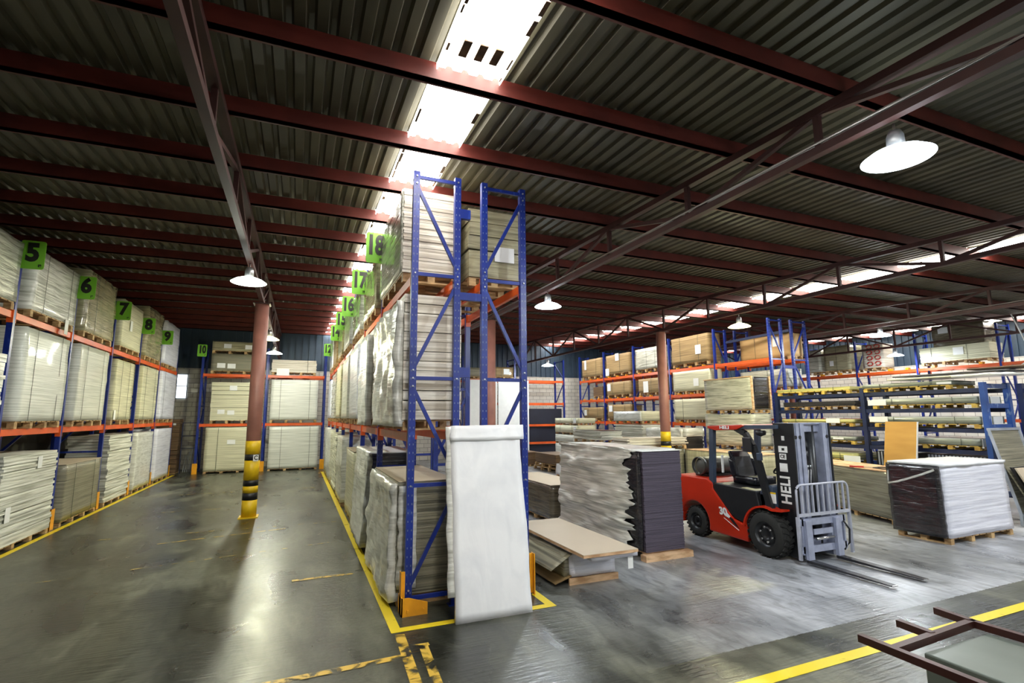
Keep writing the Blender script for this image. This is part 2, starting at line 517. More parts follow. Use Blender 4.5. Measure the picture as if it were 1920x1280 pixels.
def layer_boxes(mb, x0, x1, y0, y1, z0, z1, n, jit, rnd, lean=(0, 0)):
    h = (z1 - z0) / n
    for i in range(n):
        a = [rnd.uniform(-jit, jit) for _ in range(4)]
        lx, ly = lean[0] * i / n, lean[1] * i / n
        g = h * rnd.uniform(0.0, 0.12)
        mb.box(x0 + a[0] + lx, x1 + a[1] + lx, y0 + a[2] + ly, y1 + a[3] + ly, z0 + i * h, z0 + (i + 1) * h - g)

def pallet_mesh(mb, x0, x1, y0, y1, z0, h=0.13):
    t = 0.022
    lx, ly = x1 - x0, y1 - y0
    along_y = ly > lx
    def b(u0, u1, v0, v1, w0, w1):     # u across the short side, v along the long side
        if along_y: mb.box(x0 + u0, x0 + u1, y0 + v0, y0 + v1, z0 + w0, z0 + w1)
        else: mb.box(x0 + v0, x0 + v1, y0 + u0, y0 + u1, z0 + w0, z0 + w1)
    U, V = (lx, ly) if along_y else (ly, lx)
    nb = max(5, int(V / 0.2))
    for i in range(nb):
        c = V * (i + 0.5) / nb
        b(0, U, c - V / nb * 0.4, c + V / nb * 0.4, h - t, h)
    nk = 3 if V < 1.6 else 4
    for i in range(nk):
        c = 0.05 + (V - 0.1) * i / (nk - 1)
        for k in range(3):
            d = 0.05 + (U - 0.1) * k / 2
            b(d - 0.05, d + 0.05, c - 0.05, c + 0.05, t, h - t)
        b(0, U, c - 0.05, c + 0.05, 0, t)

FACES = {'L': 0, 'R': 1, 'F': 2}
def on_face(mb, face, box, u, v, w, h, t=0.008, off=0.012):
    """thin plate on a face; u, v are fractions along the face (left to right, bottom to top)"""
    x0, x1, y0, y1, z0, z1 = box
    zc = z0 + (z1 - z0) * v
    if face == 'F':
        c = x0 + (x1 - x0) * u; mb.box(c - w / 2, c + w / 2, y0 - off - t, y0 - off, zc - h / 2, zc + h / 2)
    elif face == 'L':
        c = y0 + (y1 - y0) * u; mb.box(x0 - off - t, x0 - off, c - w / 2, c + w / 2, zc - h / 2, zc + h / 2)
    else:
        c = y0 + (y1 - y0) * u; mb.box(x1 + off, x1 + off + t, c - w / 2, c + w / 2, zc - h / 2, zc + h / 2)

def load(label, x0, x1, y0, y1, z0, z1, mat='cream', style='wrap', amp=0.015, n=14, pal=0.13, pmat='wood',
         straps=None, papers=None, name='board_stack', cat='stack of boards', group=None, lean=(0, 0),
         freq=3.0, zfreq=None, step=0.14, bulge=0.0, cap=None, off=0.014):
    seed = len(LABELS) + 1
    rnd = random.Random(seed)
    t = thing(name, ((x0 + x1) / 2, (y0 + y1) / 2, z0), label, cat, group)
    if pal:
        pm = MB(); pallet_mesh(pm, x0 + 0.01, x1 - 0.01, y0 + 0.01, y1 - 0.01, z0, pal)
        pm.build('pallet', pmat, t)
    b = (x0, x1, y0, y1, z0 + pal, z1)
    mb = MB()
    if style == 'wrap':
        vs, fs = grid_box(*b, step, amp, seed, freq, lean, zfreq, bulge)
        mb.add(vs, fs, True)
    else:
        layer_boxes(mb, *b, n, amp, rnd, lean)
    mb.build('sheet_stack', mat, t)
    if cap:
        MB().box(x0 - 0.01, x1 + 0.01, y0 - 0.01, y1 + 0.01, z1, z1 + 0.015).build('cover_board', cap, t)
    for (f, u) in straps or []:
        sm = MB(); on_face(sm, f, b, u, 0.5, 0.012, (z1 - z0 - pal) * 0.99, 0.004, off)
        sm.build('strap', 'strap', t)
    for (f, u, v, w, h) in papers or []:
        sm = MB(); on_face(sm, f, b, u, v, w, h, 0.004, off + 0.004)
        sm.build('paper_label', 'paper', t)
    return t

# ------------------------------------------------------------------ shell
ROOF0, ROOFS = 5.57, 0.03
rz = lambda y: ROOF0 + ROOFS * y
XL, XR, YF, YB = -6.0, 26.4, -8.0, 26.6
fl = structure(MB().box(XL - 0.3, XR + 0.3, YF - 0.3, YB + 0.3, -0.2, 0).build('floor', 'floor'))
def wall(name, x0, x1, y0, y1, ztop, split=4.45, ribs_axis=None, base='block'):
    w = structure(MB().box(x0, x1, y0, y1, 0, split).build(name, base))
    c = MB()
    horiz = (x1 - x0) > (y1 - y0)
    L0, L1 = (x0, x1) if horiz else (y0, y1)
    n = int((L1 - L0) / 0.3)
    for i in range(n):
        a = L0 + (L1 - L0) * i / n
        if horiz:
            c.box(a, a + 0.3, y0 + 0.06, y1, split, ztop); c.box(a + 0.1, a + 0.2, y0 + 0.01, y0 + 0.06, split, ztop)
        else:
            xa, xb = (x0, x1 - 0.06) if x0 < 0 else (x0 + 0.06, x1)
            c.box(xa, xb, a, a + 0.3, split, ztop)
            if x0 < 0: c.box(xb, xb + 0.05, a + 0.1, a + 0.2, split, ztop)
            else: c.box(xa - 0.05, xa, a + 0.1, a + 0.2, split, ztop)
    c.build('cladding', 'cladding', w)
    return w
wall('wall_back', XL, XR, YB, YB + 0.25, rz(YB))
wall('wall_left', XL - 0.25, XL, YF, YB, rz(YB), base='shadowwall')
wall('wall_right', XR, XR + 0.25, YF, YB, rz(YB))
wall('wall_front', XL, XR, YF - 0.25, YF, rz(YF) + 0.1)

PURL = [3.1 + 1.42 * k for k in range(-2, 17)]
SKYX = [(1.12, 1.74), (13.15, 13.8), (24.9, 25.5)]
def corrugated(mb, xa, xb, ya, yb, pitch=0.19, depth=0.04, drop=0.0):
    n = max(1, round((xb - xa) / pitch)); p = (xb - xa) / n
    prof = []
    for i in range(n):
        x = xa + i * p
        prof += [(x, 0), (x + p * 0.5, 0), (x + p * 0.62, depth), (x + p * 0.88, depth)]
    prof.append((xb, 0))
    vs = []; fs = []
    for (x, h) in prof:
        vs.append((x, ya, rz(ya) + h - drop)); vs.append((x, yb, rz(yb) + h - drop))
    for i in range(len(prof) - 1):
        fs.append((2 * i, 2 * i + 1, 2 * i + 3, 2 * i + 2))
    mb.add(vs, fs)
cm = MB()
edges = [XL - 0.2] + [e for a, b in SKYX for e in (a, b)] + [XR + 0.2]
for i in range(0, len(edges), 2):
    corrugated(cm, edges[i], edges[i + 1], YF - 0.3, YB + 0.3)
structure(cm.build('ceiling', 'roof'))
ybr = [YF] + PURL + [YB]
k = 0
for (a, b) in SKYX:
    for i in range(len(ybr) - 1):
        k += 1
        sm = MB(); corrugated(sm, a - 0.02, b + 0.02, ybr[i], ybr[i + 1], 0.155, 0.034, 0.05)
        for e in (a - 0.02, b + 0.02):      # glowing side strips added to throw light along the ceiling
            sm.box(e - 0.004, e + 0.004, ybr[i], ybr[i + 1], rz((ybr[i] + ybr[i + 1]) / 2) - 0.06, rz((ybr[i] + ybr[i + 1]) / 2) - 0.006)
        w = structure(sm.build('window_%d' % k, 'sky'))
        dm = MB()
        rnd = random.Random(k)
        for e, s in ((a, -1), (b, 1)):
            y = ybr[i]
            while y < ybr[i + 1] - 0.05:
                L = rnd.uniform(0.05, 0.3)
                if rnd.random() < 0.8:
                    ww = rnd.uniform(0.01, 0.045)
                    x = e + s * 0.02
                    dm.box(x, x - s * ww, y, min(ybr[i + 1], y + L), rz(y) - 0.064, rz(y) - 0.058)
                y += L + rnd.uniform(0, 0.08)
        if a < 2 and i == 3:
            for q in range(3):
                dm.box(a + 0.12 + q * 0.155, a + 0.2 + q * 0.155, ybr[i + 1] - 0.5, ybr[i + 1] - 0.28, rz(ybr[i + 1]) - 0.075, rz(ybr[i + 1]) - 0.06)
        dm.build('edge_dirt', 'skydirt', w)

ORD = ['first', 'second', 'third', 'fourth', 'fifth', 'sixth', 'seventh', 'eighth', 'ninth', 'tenth', 'eleventh', 'twelfth',
       'thirteenth', 'fourteenth', 'fifteenth', 'sixteenth', 'seventeenth', 'eighteenth', 'nineteenth', 'twentieth']
for i, y in enumerate(PURL):
    mb = MB(); z = rz(y)
    mb.box(XL, XR, y - 0.035, y + 0.035, z - 0.2, z - 0.012)
    mb.box(XL, XR, y - 0.035, y + 0.06, z - 0.2, z - 0.188)
    p = mb.build('roof_purlin', 'redox', origin=(0, y, z - 0.2))
    tag(p, 'red steel purlin across the roof, %s of its kind counted from the camera' % ORD[i], 'purlin', 'red purlins under the roof sheets')

NODE0, NP = 1.40, 1.97
def truss(x, label):
    t = thing('roof_truss', (x, 9, 4.9), label, 'roof truss', 'dark red trusses along the roof')
    y0, y1 = -2.54, 26.4
    tc = lambda y: rz(y) - 0.21
    for nm, zf, w in (('top_chord', lambda y: tc(y) - 0.05, 0.1), ('bottom_chord', lambda y: 4.99, 0.09)):
        mb = MB(); mb.bar((x, y0, zf(y0)), (x, y1, zf(y1)), w, 0.085); mb.build(nm, 'truss', t)
    i = -2
    while NODE0 + NP * i < y1:
        y = NODE0 + NP * i
        MB().bar((x, y, 4.99), (x, y, tc(y) - 0.05), 0.06, 0.06, (0, 1, 0)).build('web_post', 'truss', t)
        ya, yb = y, y + NP
        if yb < y1:
            if i % 2 == 0: p, q = (x, ya, 5.0), (x, yb, tc(yb) - 0.06)
            else: p, q = (x, ya, tc(ya) - 0.06), (x, yb, 5.0)
            MB().bar(p, q, 0.055, 0.055).build('diagonal_brace', 'truss', t)
        i += 1
    return t
truss(-0.9, 'dark red lattice roof truss running over the left aisle')
truss(4.95, 'dark red lattice roof truss over the open floor right of the blue end frame')
truss(10.95, 'dark red lattice roof truss in line with the banded column behind the forklift')
truss(16.9, 'dark red lattice roof truss beyond the paired blue frames at right')
truss(22.9, 'farthest dark red lattice roof truss at the right wall')

def conduit(x, dx, label):
    mb = MB()
    for d in dx:
        mb.tube([(x + d, -2.5, 5.06), (x + d, 26.2, 5.06)], 0.013, 6)
    tag(mb.build('electrical_conduit', 'pipe', origin=(x, 5, 5.06)), label, 'conduit')
conduit(-0.9, (-0.055, -0.02), 'thin pale conduit pipes along the truss over the left aisle')
conduit(4.95, (-0.05, -0.015), 'thin pale conduit pipes on the truss over the open floor')
conduit(16.9, (-0.05, -0.015), 'thin pale conduit pipes on the truss at far right')

def column(x, y, label, sign=False):
    t = thing('steel_column', (x, y, 0), label, 'column', 'columns carrying the trusses')
    r = 0.155
    MB().cyl((x, y, 0.02), (x, y, 4.93), r, 28).build('shaft', 'column', t)
    bands = [(0.02, 0.39, 'yellow'), (0.39, 0.55, 'black'), (0.55, 0.70, 'yellow'), (0.70, 0.83, 'black'), (0.83, 1.27, 'yellow'), (1.27, 1.41, 'black'), (1.41, 1.71, 'yellow')]
    for a, b, m in bands:
        o = MB().cyl((x, y, a), (x, y, b), r + 0.004, 28).build('painted_band', m, t)
        o['label'] = '%s painted band' % m
    MB().box(x - 0.2, x + 0.2, y - 0.2, y + 0.2, 0, 0.025).build('base_plate', 'yellow', t)
    MB().box(x - 0.19, x + 0.19, y - 0.19, y + 0.19, 4.93, 4.948).build('cap_plate', 'truss', t)
    if sign:
        MB().box(x + 0.03, x + 0.14, y - 0.185, y - 0.175, 1.26, 1.4).build('small_plate', 'paper', t)
        put_text('letter', 'digit', t, 'C', 0.13, (x + 0.085, y - 0.187, 1.33), (1, 0, 0), (0, 0, 1), 0.9, 0.004)
    return t
column(-0.9, 13.4, 'brown steel column with yellow and black bands standing in the left aisle', True)
column(4.95, 13.4, 'brown steel column seen between the two blue end frames')
column(10.95, 13.4, 'brown steel column rising behind the stack of dark purple sheets')
column(16.9, 13.4, 'brown steel column behind the shelving rack with yellow packs on top')

# ------------------------------------------------------------------ lamps
def lamp(x, y, z, label, yellow=False, w=LAMP_W, tint=(0.90, 0.96, 1.0)):
    t = thing('high_bay_lamp', (x, y, z), label, 'ceiling lamp', 'round high bay lamps')
    sh, bu = ('shadey', 'bulby') if yellow else ('shadedim' if x < 0 else 'shade', 'bulb')
    MB().tube([(x, y, z + 0.24), (x, y, 4.947)], 0.012, 8).build('hanger', 'pipe', t)
    MB().lathe([(0.0, 0.27), (0.05, 0.27), (0.07, 0.22), (0.075, 0.10), (0.06, 0.09)], (x, y, z), 'Z', 20).build('housing', 'galv', t)
    MB().lathe([(0.07, 0.10), (0.13, 0.085), (0.22, 0.05), (0.29, 0.0), (0.285, -0.004), (0.21, 0.035), (0.12, 0.07), (0.06, 0.085)], (x, y, z), 'Z', 40).build('reflector', sh, t)
    MB().lathe([(0.0, 0.02), (0.045, 0.025), (0.065, 0.05), (0.05, 0.08), (0.04, 0.10)], (x, y, z), 'Z', 20).build('bulb', bu, t)
    li = bpy.data.lights.new('lamp_light', 'POINT')
    li.energy = w; li.shadow_soft_size = 0.10
    li.color = (1.0, 0.97, 0.58) if yellow else tint
    lo = bpy.data.objects.new('lamp_light', li); COL.objects.link(lo)
    lo.parent = t; lo.location = (0, 0, 0.0)
    return t
LZ = 4.6
lamp(5.05, 2.71, LZ, 'large bright high bay lamp at upper right, nearest the camera', w=460)
lamp(-0.9, 9.85, LZ, 'bright high bay lamp hanging just before the aisle column', w=340, tint=(0.97, 1.0, 0.84))
lamp(-0.9, 17.1, LZ, 'yellowish high bay lamp beside the aisle column top', True)
lamp(-0.9, 20.9, LZ, 'bluish high bay lamp farthest down the left aisle', tint=(0.97, 1.0, 0.88))
lamp(4.95, 9.75, LZ, 'high bay lamp on the truss right of the blue end frames')
lamp(11.0, 10.2, LZ, 'yellow glowing high bay lamp left of the paired blue frames', True, w=560)
lamp(11.0, 21.8, LZ, 'small distant high bay lamp before the dark blue cladding')
lamp(16.9, 10.15, 4.66, 'bright high bay lamp above the rack with the long boards at right')
lamp(22.8, 13.2, LZ, 'distant high bay lamp over the rack along the right wall')
lamp(4.95, -4.3, LZ, 'high bay lamp behind the camera on the right hand truss')
lamp(11.0, 2.7, LZ, 'high bay lamp over the floor right of the forklift, out of view', w=560, tint=(0.86, 0.93, 1.0))

# ------------------------------------------------------------------ floor paint
LINEZ = [0.0015]
def line(x0, y0, x1, y1, w, mat, nm='painted_line'):
    LINEZ[0] += 0.0004; lz = LINEZ[0]
    mb = MB()
    a = Vector((x1 - x0, y1 - y0, 0)).normalized(); s = Vector((-a.y, a.x, 0)) * w / 2
    p, q = Vector((x0, y0, lz)), Vector((x1, y1, lz))
    mb.add([p - s, q - s, q + s, p + s], [(0, 1, 2, 3)])
    return mb.build(nm, mat, fl)
line(-4.39, 6, -4.39, 24.2, 0.11, 'line')
line(1.08, 5.76, 1.08, 23.0, 0.11, 'line')
line(1.03, 5.81, 2.97, 5.81, 0.11, 'line')
line(2.92, 5.76, 2.92, 8.5, 0.11, 'line')
line(3.2, 3.52, 12.0, 3.57, 0.13, 'line')
line(1.10, 5.7, 1.03, 4.2, 0.10, 'line2')
line(1.27, 5.35, 1.19, 4.2, 0.09, 'line2')
line(1.17, 5.36, 1.33, 5.36, 0.07, 'line2')
line(-0.5, 5.13, 1.08, 5.19, 0.09, 'line2')
line(0.05, 8.06, 1.03, 8.06, 0.08, 'line2')
line(-3.3, 12.12, 0.9, 12.05, 0.05, 'line3')
line(-2.2, 11.3, -0.1, 11.75, 0.04, 'line2')
line(-4.2, 14.9, 0.9, 14.9, 0.05, 'line3')
line(-4.2, 18.0, 0.9, 18.0, 0.05, 'line3')
line(-4.2, 9.2, 0.9, 10.2, 0.04, 'line3')

# ------------------------------------------------------------------ racks
def guard_part(parent, x, y, sx, sy, h=0.4):
    """angle-shaped foot guard; sx, sy point away from the post"""
    mb = MB()
    mb.box(x, x + sx * 0.012, y, y - sy * 0.13, 0, h)
    mb.box(x, x - sx * 0.13, y, y + sy * 0.012, 0, h)
    return mb.build('foot_guard', 'guard', parent)

def frame_posts(mb, xs, ys, zt, pw=0.085, pd=0.07):
    for x in xs:
        for y in ys:
            mb.box(x - pw / 2, x + pw / 2, y - pd / 2, y + pd / 2, 0.008, zt)
            mb.box(x - pw / 2 - 0.02, x + pw / 2 + 0.02, y - pd / 2 - 0.02, y + pd / 2 + 0.02, 0, 0.008)

def pallet_rack(label, axis, faces, frames, zt, levels, fine=(), guards=None, dark=False, skip=(), mat='blue', beam='orange', hz=None, depth_first=True, bh=0.11):
    """axis 'Y': frames at y positions, faces are the two x lines of the posts; axis 'X': the reverse"""
    a, b = faces
    P = (lambda u, v, z: (u, v, z)) if axis == 'Y' else (lambda u, v, z: (v, u, z))
    org = P((a + b) / 2, (frames[0] + frames[-1]) / 2, 0)
    t = thing('pallet_rack', org, label, 'pallet rack')
    fill_rack(t, P, a, b, frames, zt, levels, fine, skip, mat, beam, hz, bh)
    return t

def fill_rack(t, P, a, b, frames, zt, levels, fine=(), skip=(), mat='blue', beam='orange', hz=None, bh=0.11, flip=False):
    hz = hz or [0.14, 1.42, 2.72, 4.06, zt - 0.07]
    for fi, v in enumerate(frames):
        mb = MB()
        for u in (a, b):
            p = P(u, v, 0)
            mb.box(p[0] - 0.042, p[0] + 0.042, p[1] - 0.036, p[1] + 0.036, 0.008, zt)
            mb.box(p[0] - 0.07, p[0] + 0.07, p[1] - 0.06, p[1] + 0.06, 0, 0.008)
        fr = mb.build('upright_frame', mat, t)
        braces = []
        for z in hz:
            braces.append(('horizontal_brace', P(a, v, z), P(b, v, z)))
        up = flip
        for i in range(len(hz) - 1):
            z0, z1 = hz[i] + 0.1, hz[i + 1] - 0.1
            p, q = (P(a, v, z0), P(b, v, z1)) if up else (P(b, v, z0), P(a, v, z1))
            braces.append(('diagonal_brace', p, q)); up = not up
        if fi in fine:
            for nm, p, q in braces:
                MB().bar(p, q, 0.035, 0.045).build(nm, mat, fr)
            sl = MB()
            for u in (a, b):
                p = P(u, v, 0)
                z = 0.2
                while z < zt - 0.1:
                    for d in (-0.022, 0.022):
                        if P is PY: sl.box(p[0] + d - 0.005, p[0] + d + 0.005, p[1] - 0.038, p[1] - 0.035, z, z + 0.022); sl.box(p[0] - 0.044, p[0] - 0.041, p[1] + d * 0.7 - 0.004, p[1] + d * 0.7 + 0.004, z, z + 0.022)
                    z += 0.1
            if sl.v: sl.build('slots', 'slot', fr)['kind'] = 'stuff'
            for nm, p, q in braces:
                for e in (p, q):
                    MB().cyl((e[0], e[1] - 0.03, e[2]), (e[0], e[1] - 0.052, e[2]), 0.011, 8).build('bolt', 'galv', fr)
        else:
            mb = MB()
            for nm, p, q in braces: mb.bar(p, q, 0.035, 0.045)
            mb.build('bracing', mat, fr)
    for li, z in enumerate(levels):
        for bi in range(len(frames) - 1):
            if (li, bi) in skip: continue
            v0, v1 = frames[bi] + 0.04, frames[bi + 1] - 0.04
            for u in (a, b):
                if (li, bi, u) in skip: continue
                mb = MB()
                p, q = P(u, v0, z - bh / 2), P(u, v1, z - bh / 2)
                mb.bar(p, q, 0.05, bh)
                for v, s in ((v0, 1), (v1, -1)):
                    c0 = P(u - 0.045, v, z - bh - 0.08); c1 = P(u + 0.045, v + s * 0.012, z + 0.03)
                    mb.box(c0[0], c1[0], c0[1], c1[1], c0[2], c1[2])
                mb.build('beam', beam, t)

PY = lambda u, v, z: (u, v, z)
PX = lambda u, v, z: (v, u, z)

# island rack: two runs back to back, tied by spacers, one bolted thing
IF = [6.31, 8.80, 11.25, 13.7, 16.15, 18.6, 21.05, 23.5]
ISL = thing('pallet_rack', (2.05, 14.9, 0), 'double blue pallet rack with orange beams whose end frames face the camera', 'pallet rack')
fill_rack(ISL, PY, 1.30, 1.86, IF, 5.44, [2.05, 4.05], fine=(0, 1), flip=True)
fill_rack(ISL, PY, 2.24, 2.81, IF, 5.44, [2.05, 4.05], fine=(0,), skip={(0, 0)})
for i, v in enumerate(IF):
    MB().box(1.90, 2.20, v - 0.03, v + 0.03, 3.76, 3.86).build('spacer', 'blue', ISL)
    if i == 0:
        for z in (2.74, 4.88):
            MB().box(1.90, 2.04, v - 0.03, v + 0.03, z, z + 0.13).build('spacer_stub', 'blue', ISL)
# end guards
g = MB()
g.prism([(1.20, 0.02), (1.50, 0.02), (1.50, 0.13), (1.28, 0.2), (1.20, 0.2)], 6.14, 6.152, 'Y')
g.box(1.20, 1.212, 6.14, 6.36, 0, 0.2); g.box(1.20, 1.255, 6.245, 6.257, 0.02, 0.46); g.box(1.20, 1.212, 6.20, 6.30, 0.0, 0.46)
g.box(1.20, 1.50, 6.14, 6.2, 0, 0.02)
for x in (1.27, 1.45): g.cyl((x, 6.125, 0.06), (x, 6.14, 0.06), 0.012, 8)
g.build('end_guard', 'guard', ISL)
g = MB()
g.box(2.89, 2.902, 6.20, 6.30, 0, 0.5); g.box(2.845, 2.902, 6.245, 6.257, 0.02, 0.5)
g.build('end_guard', 'guard', ISL)

# left rack
LF = [8.65, 11.10, 13.55, 16.15, 18.65, 21.15, 23.9]
LR = pallet_rack('long blue pallet rack with orange beams along the left wall', 'Y', (-5.5, -4.55), LF, 5.3, [2.07, 4.05])
for v in LF[1:]:
    mb = MB(); mb.box(-4.50, -4.488, v - 0.09, v + 0.09, 0, 0.42); mb.box(-4.62, -4.488, v - 0.09, v - 0.078, 0, 0.42)
    mb.build('foot_guard', 'guard', LR)
# back rack in the left aisle
BF = [-3.69, -1.27, 1.10]
BR = pallet_rack('blue pallet rack with two orange beam levels closing the left aisle', 'X', (24.3, 25.3), BF, 5.2, [1.99, 4.05])
for v in BF:
    MB().box(v - 0.09, v + 0.09, 24.22, 24.235, 0, 0.42).build('foot_guard', 'guard', BR)
# back rack right part
pallet_rack('blue pallet rack with four orange beam levels against the back wall', 'X', (24.2, 25.2), [7.5, 10.3, 13.15], 5.2, [0.9, 1.8, 2.9, 4.07])
# right rack, two runs
RF = [12.15, 14.6, 17.15, 19.65, 22.15, 24.6]
RR = thing('pallet_rack', (15.3, 18.4, 0), 'double blue pallet rack whose paired bare frames rise behind the forklift', 'pallet rack')
fill_rack(RR, PY, 14.4, 14.95, RF, 5.44, [1.92, 3.05, 4.1], fine=(0,), flip=True)
fill_rack(RR, PY, 15.45, 16.1, RF, 5.44, [1.92, 3.05, 4.1], fine=(0,))
MB().box(14.99, 15.41, 12.11, 12.17, 3.76, 3.86).build('spacer', 'blue', RR)
MB().box(14.99, 15.41, 12.11, 12.17, 2.8, 2.92).build('spacer', 'blue', RR)
MB().bar((14.95, 14.6, 4.95), (15.42, 12.2, 5.08), 0.05, 0.09).build('tie_bar', 'navy', RR)
for bi in (1, 2, 3, 4):
    for lv in (1.92, 3.05, 4.1):
        for q in (0.25, 0.55, 0.85):
            y = RF[bi] + 2.45 * q
            MB().box(14.36, 14.5, y - 0.035, y + 0.035, lv + 0.0, lv + 0.055).build('pallet_stop', 'guard', RR)
# rack along the right wall
WF = [8.0, 10.4, 13.2, 15.75, 18.3, 20.8]
WR = pallet_rack('blue pallet rack with one long orange beam line along the right wall', 'Y', (24.2, 25.0), WF, 5.6, [2.0, 4.1])
for y in (9.2, 11.0, 12.6, 13.6, 14.3, 16.6, 17.5):
    MB().box(24.15, 24.32, y - 0.06, y + 0.06, 4.1, 4.19).build('pallet_stop', 'guard', WR)

# ------------------------------------------------------------------ helpers for covers on stacks
def cover(t, name, mat, x0, x1, y0, y1, z0, z1, amp=0.03, step=0.1, freq=4.0, zfreq=None, lean=(0, 0), seed=None):
    vs, fs = grid_box(x0, x1, y0, y1, z0, z1, step, amp, seed or (len(LABELS) + len(name)), freq, lean, zfreq)
    return MB().add(vs, fs, True).build(name, mat, t)

GL = 'loads on the rack along the left wall'
GI = 'loads on the double rack with numbered signs'
GR = 'loads on the double rack behind the forklift'
# ------------------------------------------------------------------ left rack
XA, XB = -5.35, -4.46
T0 = 4.055
def LL(label, y0, y1, z0, z1, mat, **k):
    return load(label, XA, XB, y0, y1, z0, z1, mat, group=GL, **k)
st2 = [('R', 0.22), ('R', 0.8)]
LL('glossy film-wrapped stack on the left rack\'s top level, cut by the photo edge', 8.95, 10.95, T0, 5.22, 'film2', amp=0.02, name='wrapped_stack')
LL('ridged film-wrapped stack on the top level, beside the sign numbered 5', 11.5, 13.4, T0, 5.30, 'ridged', amp=0.02, straps=st2, papers=[('R', 0.78, -0.08, 0.16, 0.3)], name='wrapped_stack')
LL('film-wrapped stack with a crumpled top on the top level, beside the sign numbered 6', 13.95, 15.85, T0, 5.58, 'film3', amp=0.03, straps=[('R', 0.3)], name='wrapped_stack')
LL('pale wrapped stack with a paper label on the top level, beside the sign numbered 7', 16.5, 18.35, T0, 5.45, 'cream', amp=0.018, papers=[('R', 0.4, 0.5, 0.2, 0.3)], name='wrapped_stack')
LL('tall loosely wrapped stack on the top level, beside the sign numbered 8', 18.95, 20.9, T0, 5.75, 'film3', amp=0.03, name='wrapped_stack')
LL('bluish wrapped stack on the top level, beside the sign numbered 9', 21.4, 23.6, T0, 5.72, 'bluish', amp=0.025, name='wrapped_stack')
M0 = 2.075
LL('ridged silvery stack on the left rack\'s middle level, cut by the left photo edge', 8.95, 10.9, M0, 3.3, 'ridged', style='layers', n=16, amp=0.02)
LL('white strapped stack with bright film glare, middle level under the sign numbered 5', 11.45, 13.3, M0, 3.86, 'white', straps=st2, amp=0.02, bulge=0.02)
LL('white strapped stack on the middle level under the sign numbered 6', 13.9, 15.75, M0, 3.88, 'white', straps=st2, amp=0.015)
LL('yellowish cream stack on the middle level under the sign numbered 7', 16.4, 18.0, M0, 3.8, 'cream', straps=[('R', 0.3), ('R', 0.72)], papers=[('R', 0.1, 0.08, 0.16, 0.25)])
LL('cream stack with two straps on the middle level under the sign numbered 8', 18.9, 20.8, M0, 3.86, 'cream', straps=st2, amp=0.012)
LL('bluish white stack on the middle level under the sign numbered 9', 21.4, 23.7, M0, 3.9, 'bluish', straps=[('R', 0.15)], amp=0.015, off=0.02)
LL('ragged white sheet stack with two paper tags, nearest at the foot of the left rack', 11.25, 13.35, 0, 1.62, 'ragged', style='layers', n=30, amp=0.018,
   papers=[('R', 0.62, 0.88, 0.17, 0.22), ('R', 0.15, 0.35, 0.17, 0.25)], pal=0.1)
LL('grey film-wrapped stack with a pale cardboard lid at the foot of the left rack', 13.85, 15.95, 0, 1.27, 'greyed', straps=[('R', 0.25), ('R', 0.8)], cap='tan', amp=0.012, pal=0.1)
LL('wavy ragged white sheet stack on the floor just past the lidded grey stack', 16.5, 18.45, 0, 1.8, 'ragged', style='layers', n=22, amp=0.03, pal=0.1)
LL('film-covered pale stack at the foot of the left rack, second from its far end', 18.95, 20.9, 0, 1.8, 'film', amp=0.015, pal=0.1)
LL('white stack at the far foot of the left rack beside the brown cardboard', 21.4, 23.6, 0, 1.86, 'bluish', amp=0.012, pal=0.1)

# ------------------------------------------------------------------ rack closing the aisle
GB = 'loads on the rack closing the left aisle'
def BL(label, x0, x1, z0, z1, mat, **k):
    return load(label, x0, x1, 24.26, 25.25, z0, z1, mat, group=GB, **k)
fs2 = [('F', 0.24), ('F', 0.82)]
BL('cream strapped stack on the floor of the end rack, left of the banded column', -3.4, -1.5, 0, 1.84, 'cream', straps=fs2, papers=[('F', 0.5, 0.66, 0.3, 0.18)], amp=0.01, pal=0.08)
BL('pale strapped stack on the floor of the end rack, right of the banded column', -1.05, 0.92, 0, 1.84, 'white', straps=fs2, amp=0.01, pal=0.08)
BL('greenish cream stack with three paper labels, middle level of the end rack', -3.3, -1.5, 2.0, 3.72, 'cream', style='layers', n=9, amp=0.012,
   papers=[('F', 0.44, 0.84, 0.28, 0.2), ('F', 0.22, 0.22, 0.26, 0.18), ('F', 0.42, 0.2, 0.26, 0.18)])
BL('white film-wrapped stack on the middle level of the end rack, right bay', -1.08, 0.82, 2.0, 3.85, 'white', straps=[('F', 0.2), ('F', 0.82)], amp=0.012)
BL('grey film-wrapped stack on the top level of the end rack, lower of two', -3.4, -1.5, 4.055, 4.9, 'greyed', papers=[('F', 0.2, 0.3, 0.3, 0.2), ('F', 0.4, 0.28, 0.3, 0.2)], amp=0.012)
BL('greyish wrapped stack topping the end rack, upper of two', -3.4, -1.5, 4.905, 5.42, 'film3', papers=[('F', 0.3, 0.5, 0.28, 0.18), ('F', 0.72, 0.45, 0.28, 0.18)], amp=0.012)
BL('short pile of white boards on the top level of the end rack, right bay', -1.1, 0.7, 4.055, 4.72, 'pile', style='layers', n=9, amp=0.015, straps=[('F', 0.8)], papers=[('F', 0.25, 0.0, 0.5, 0.3)], off=0.03)

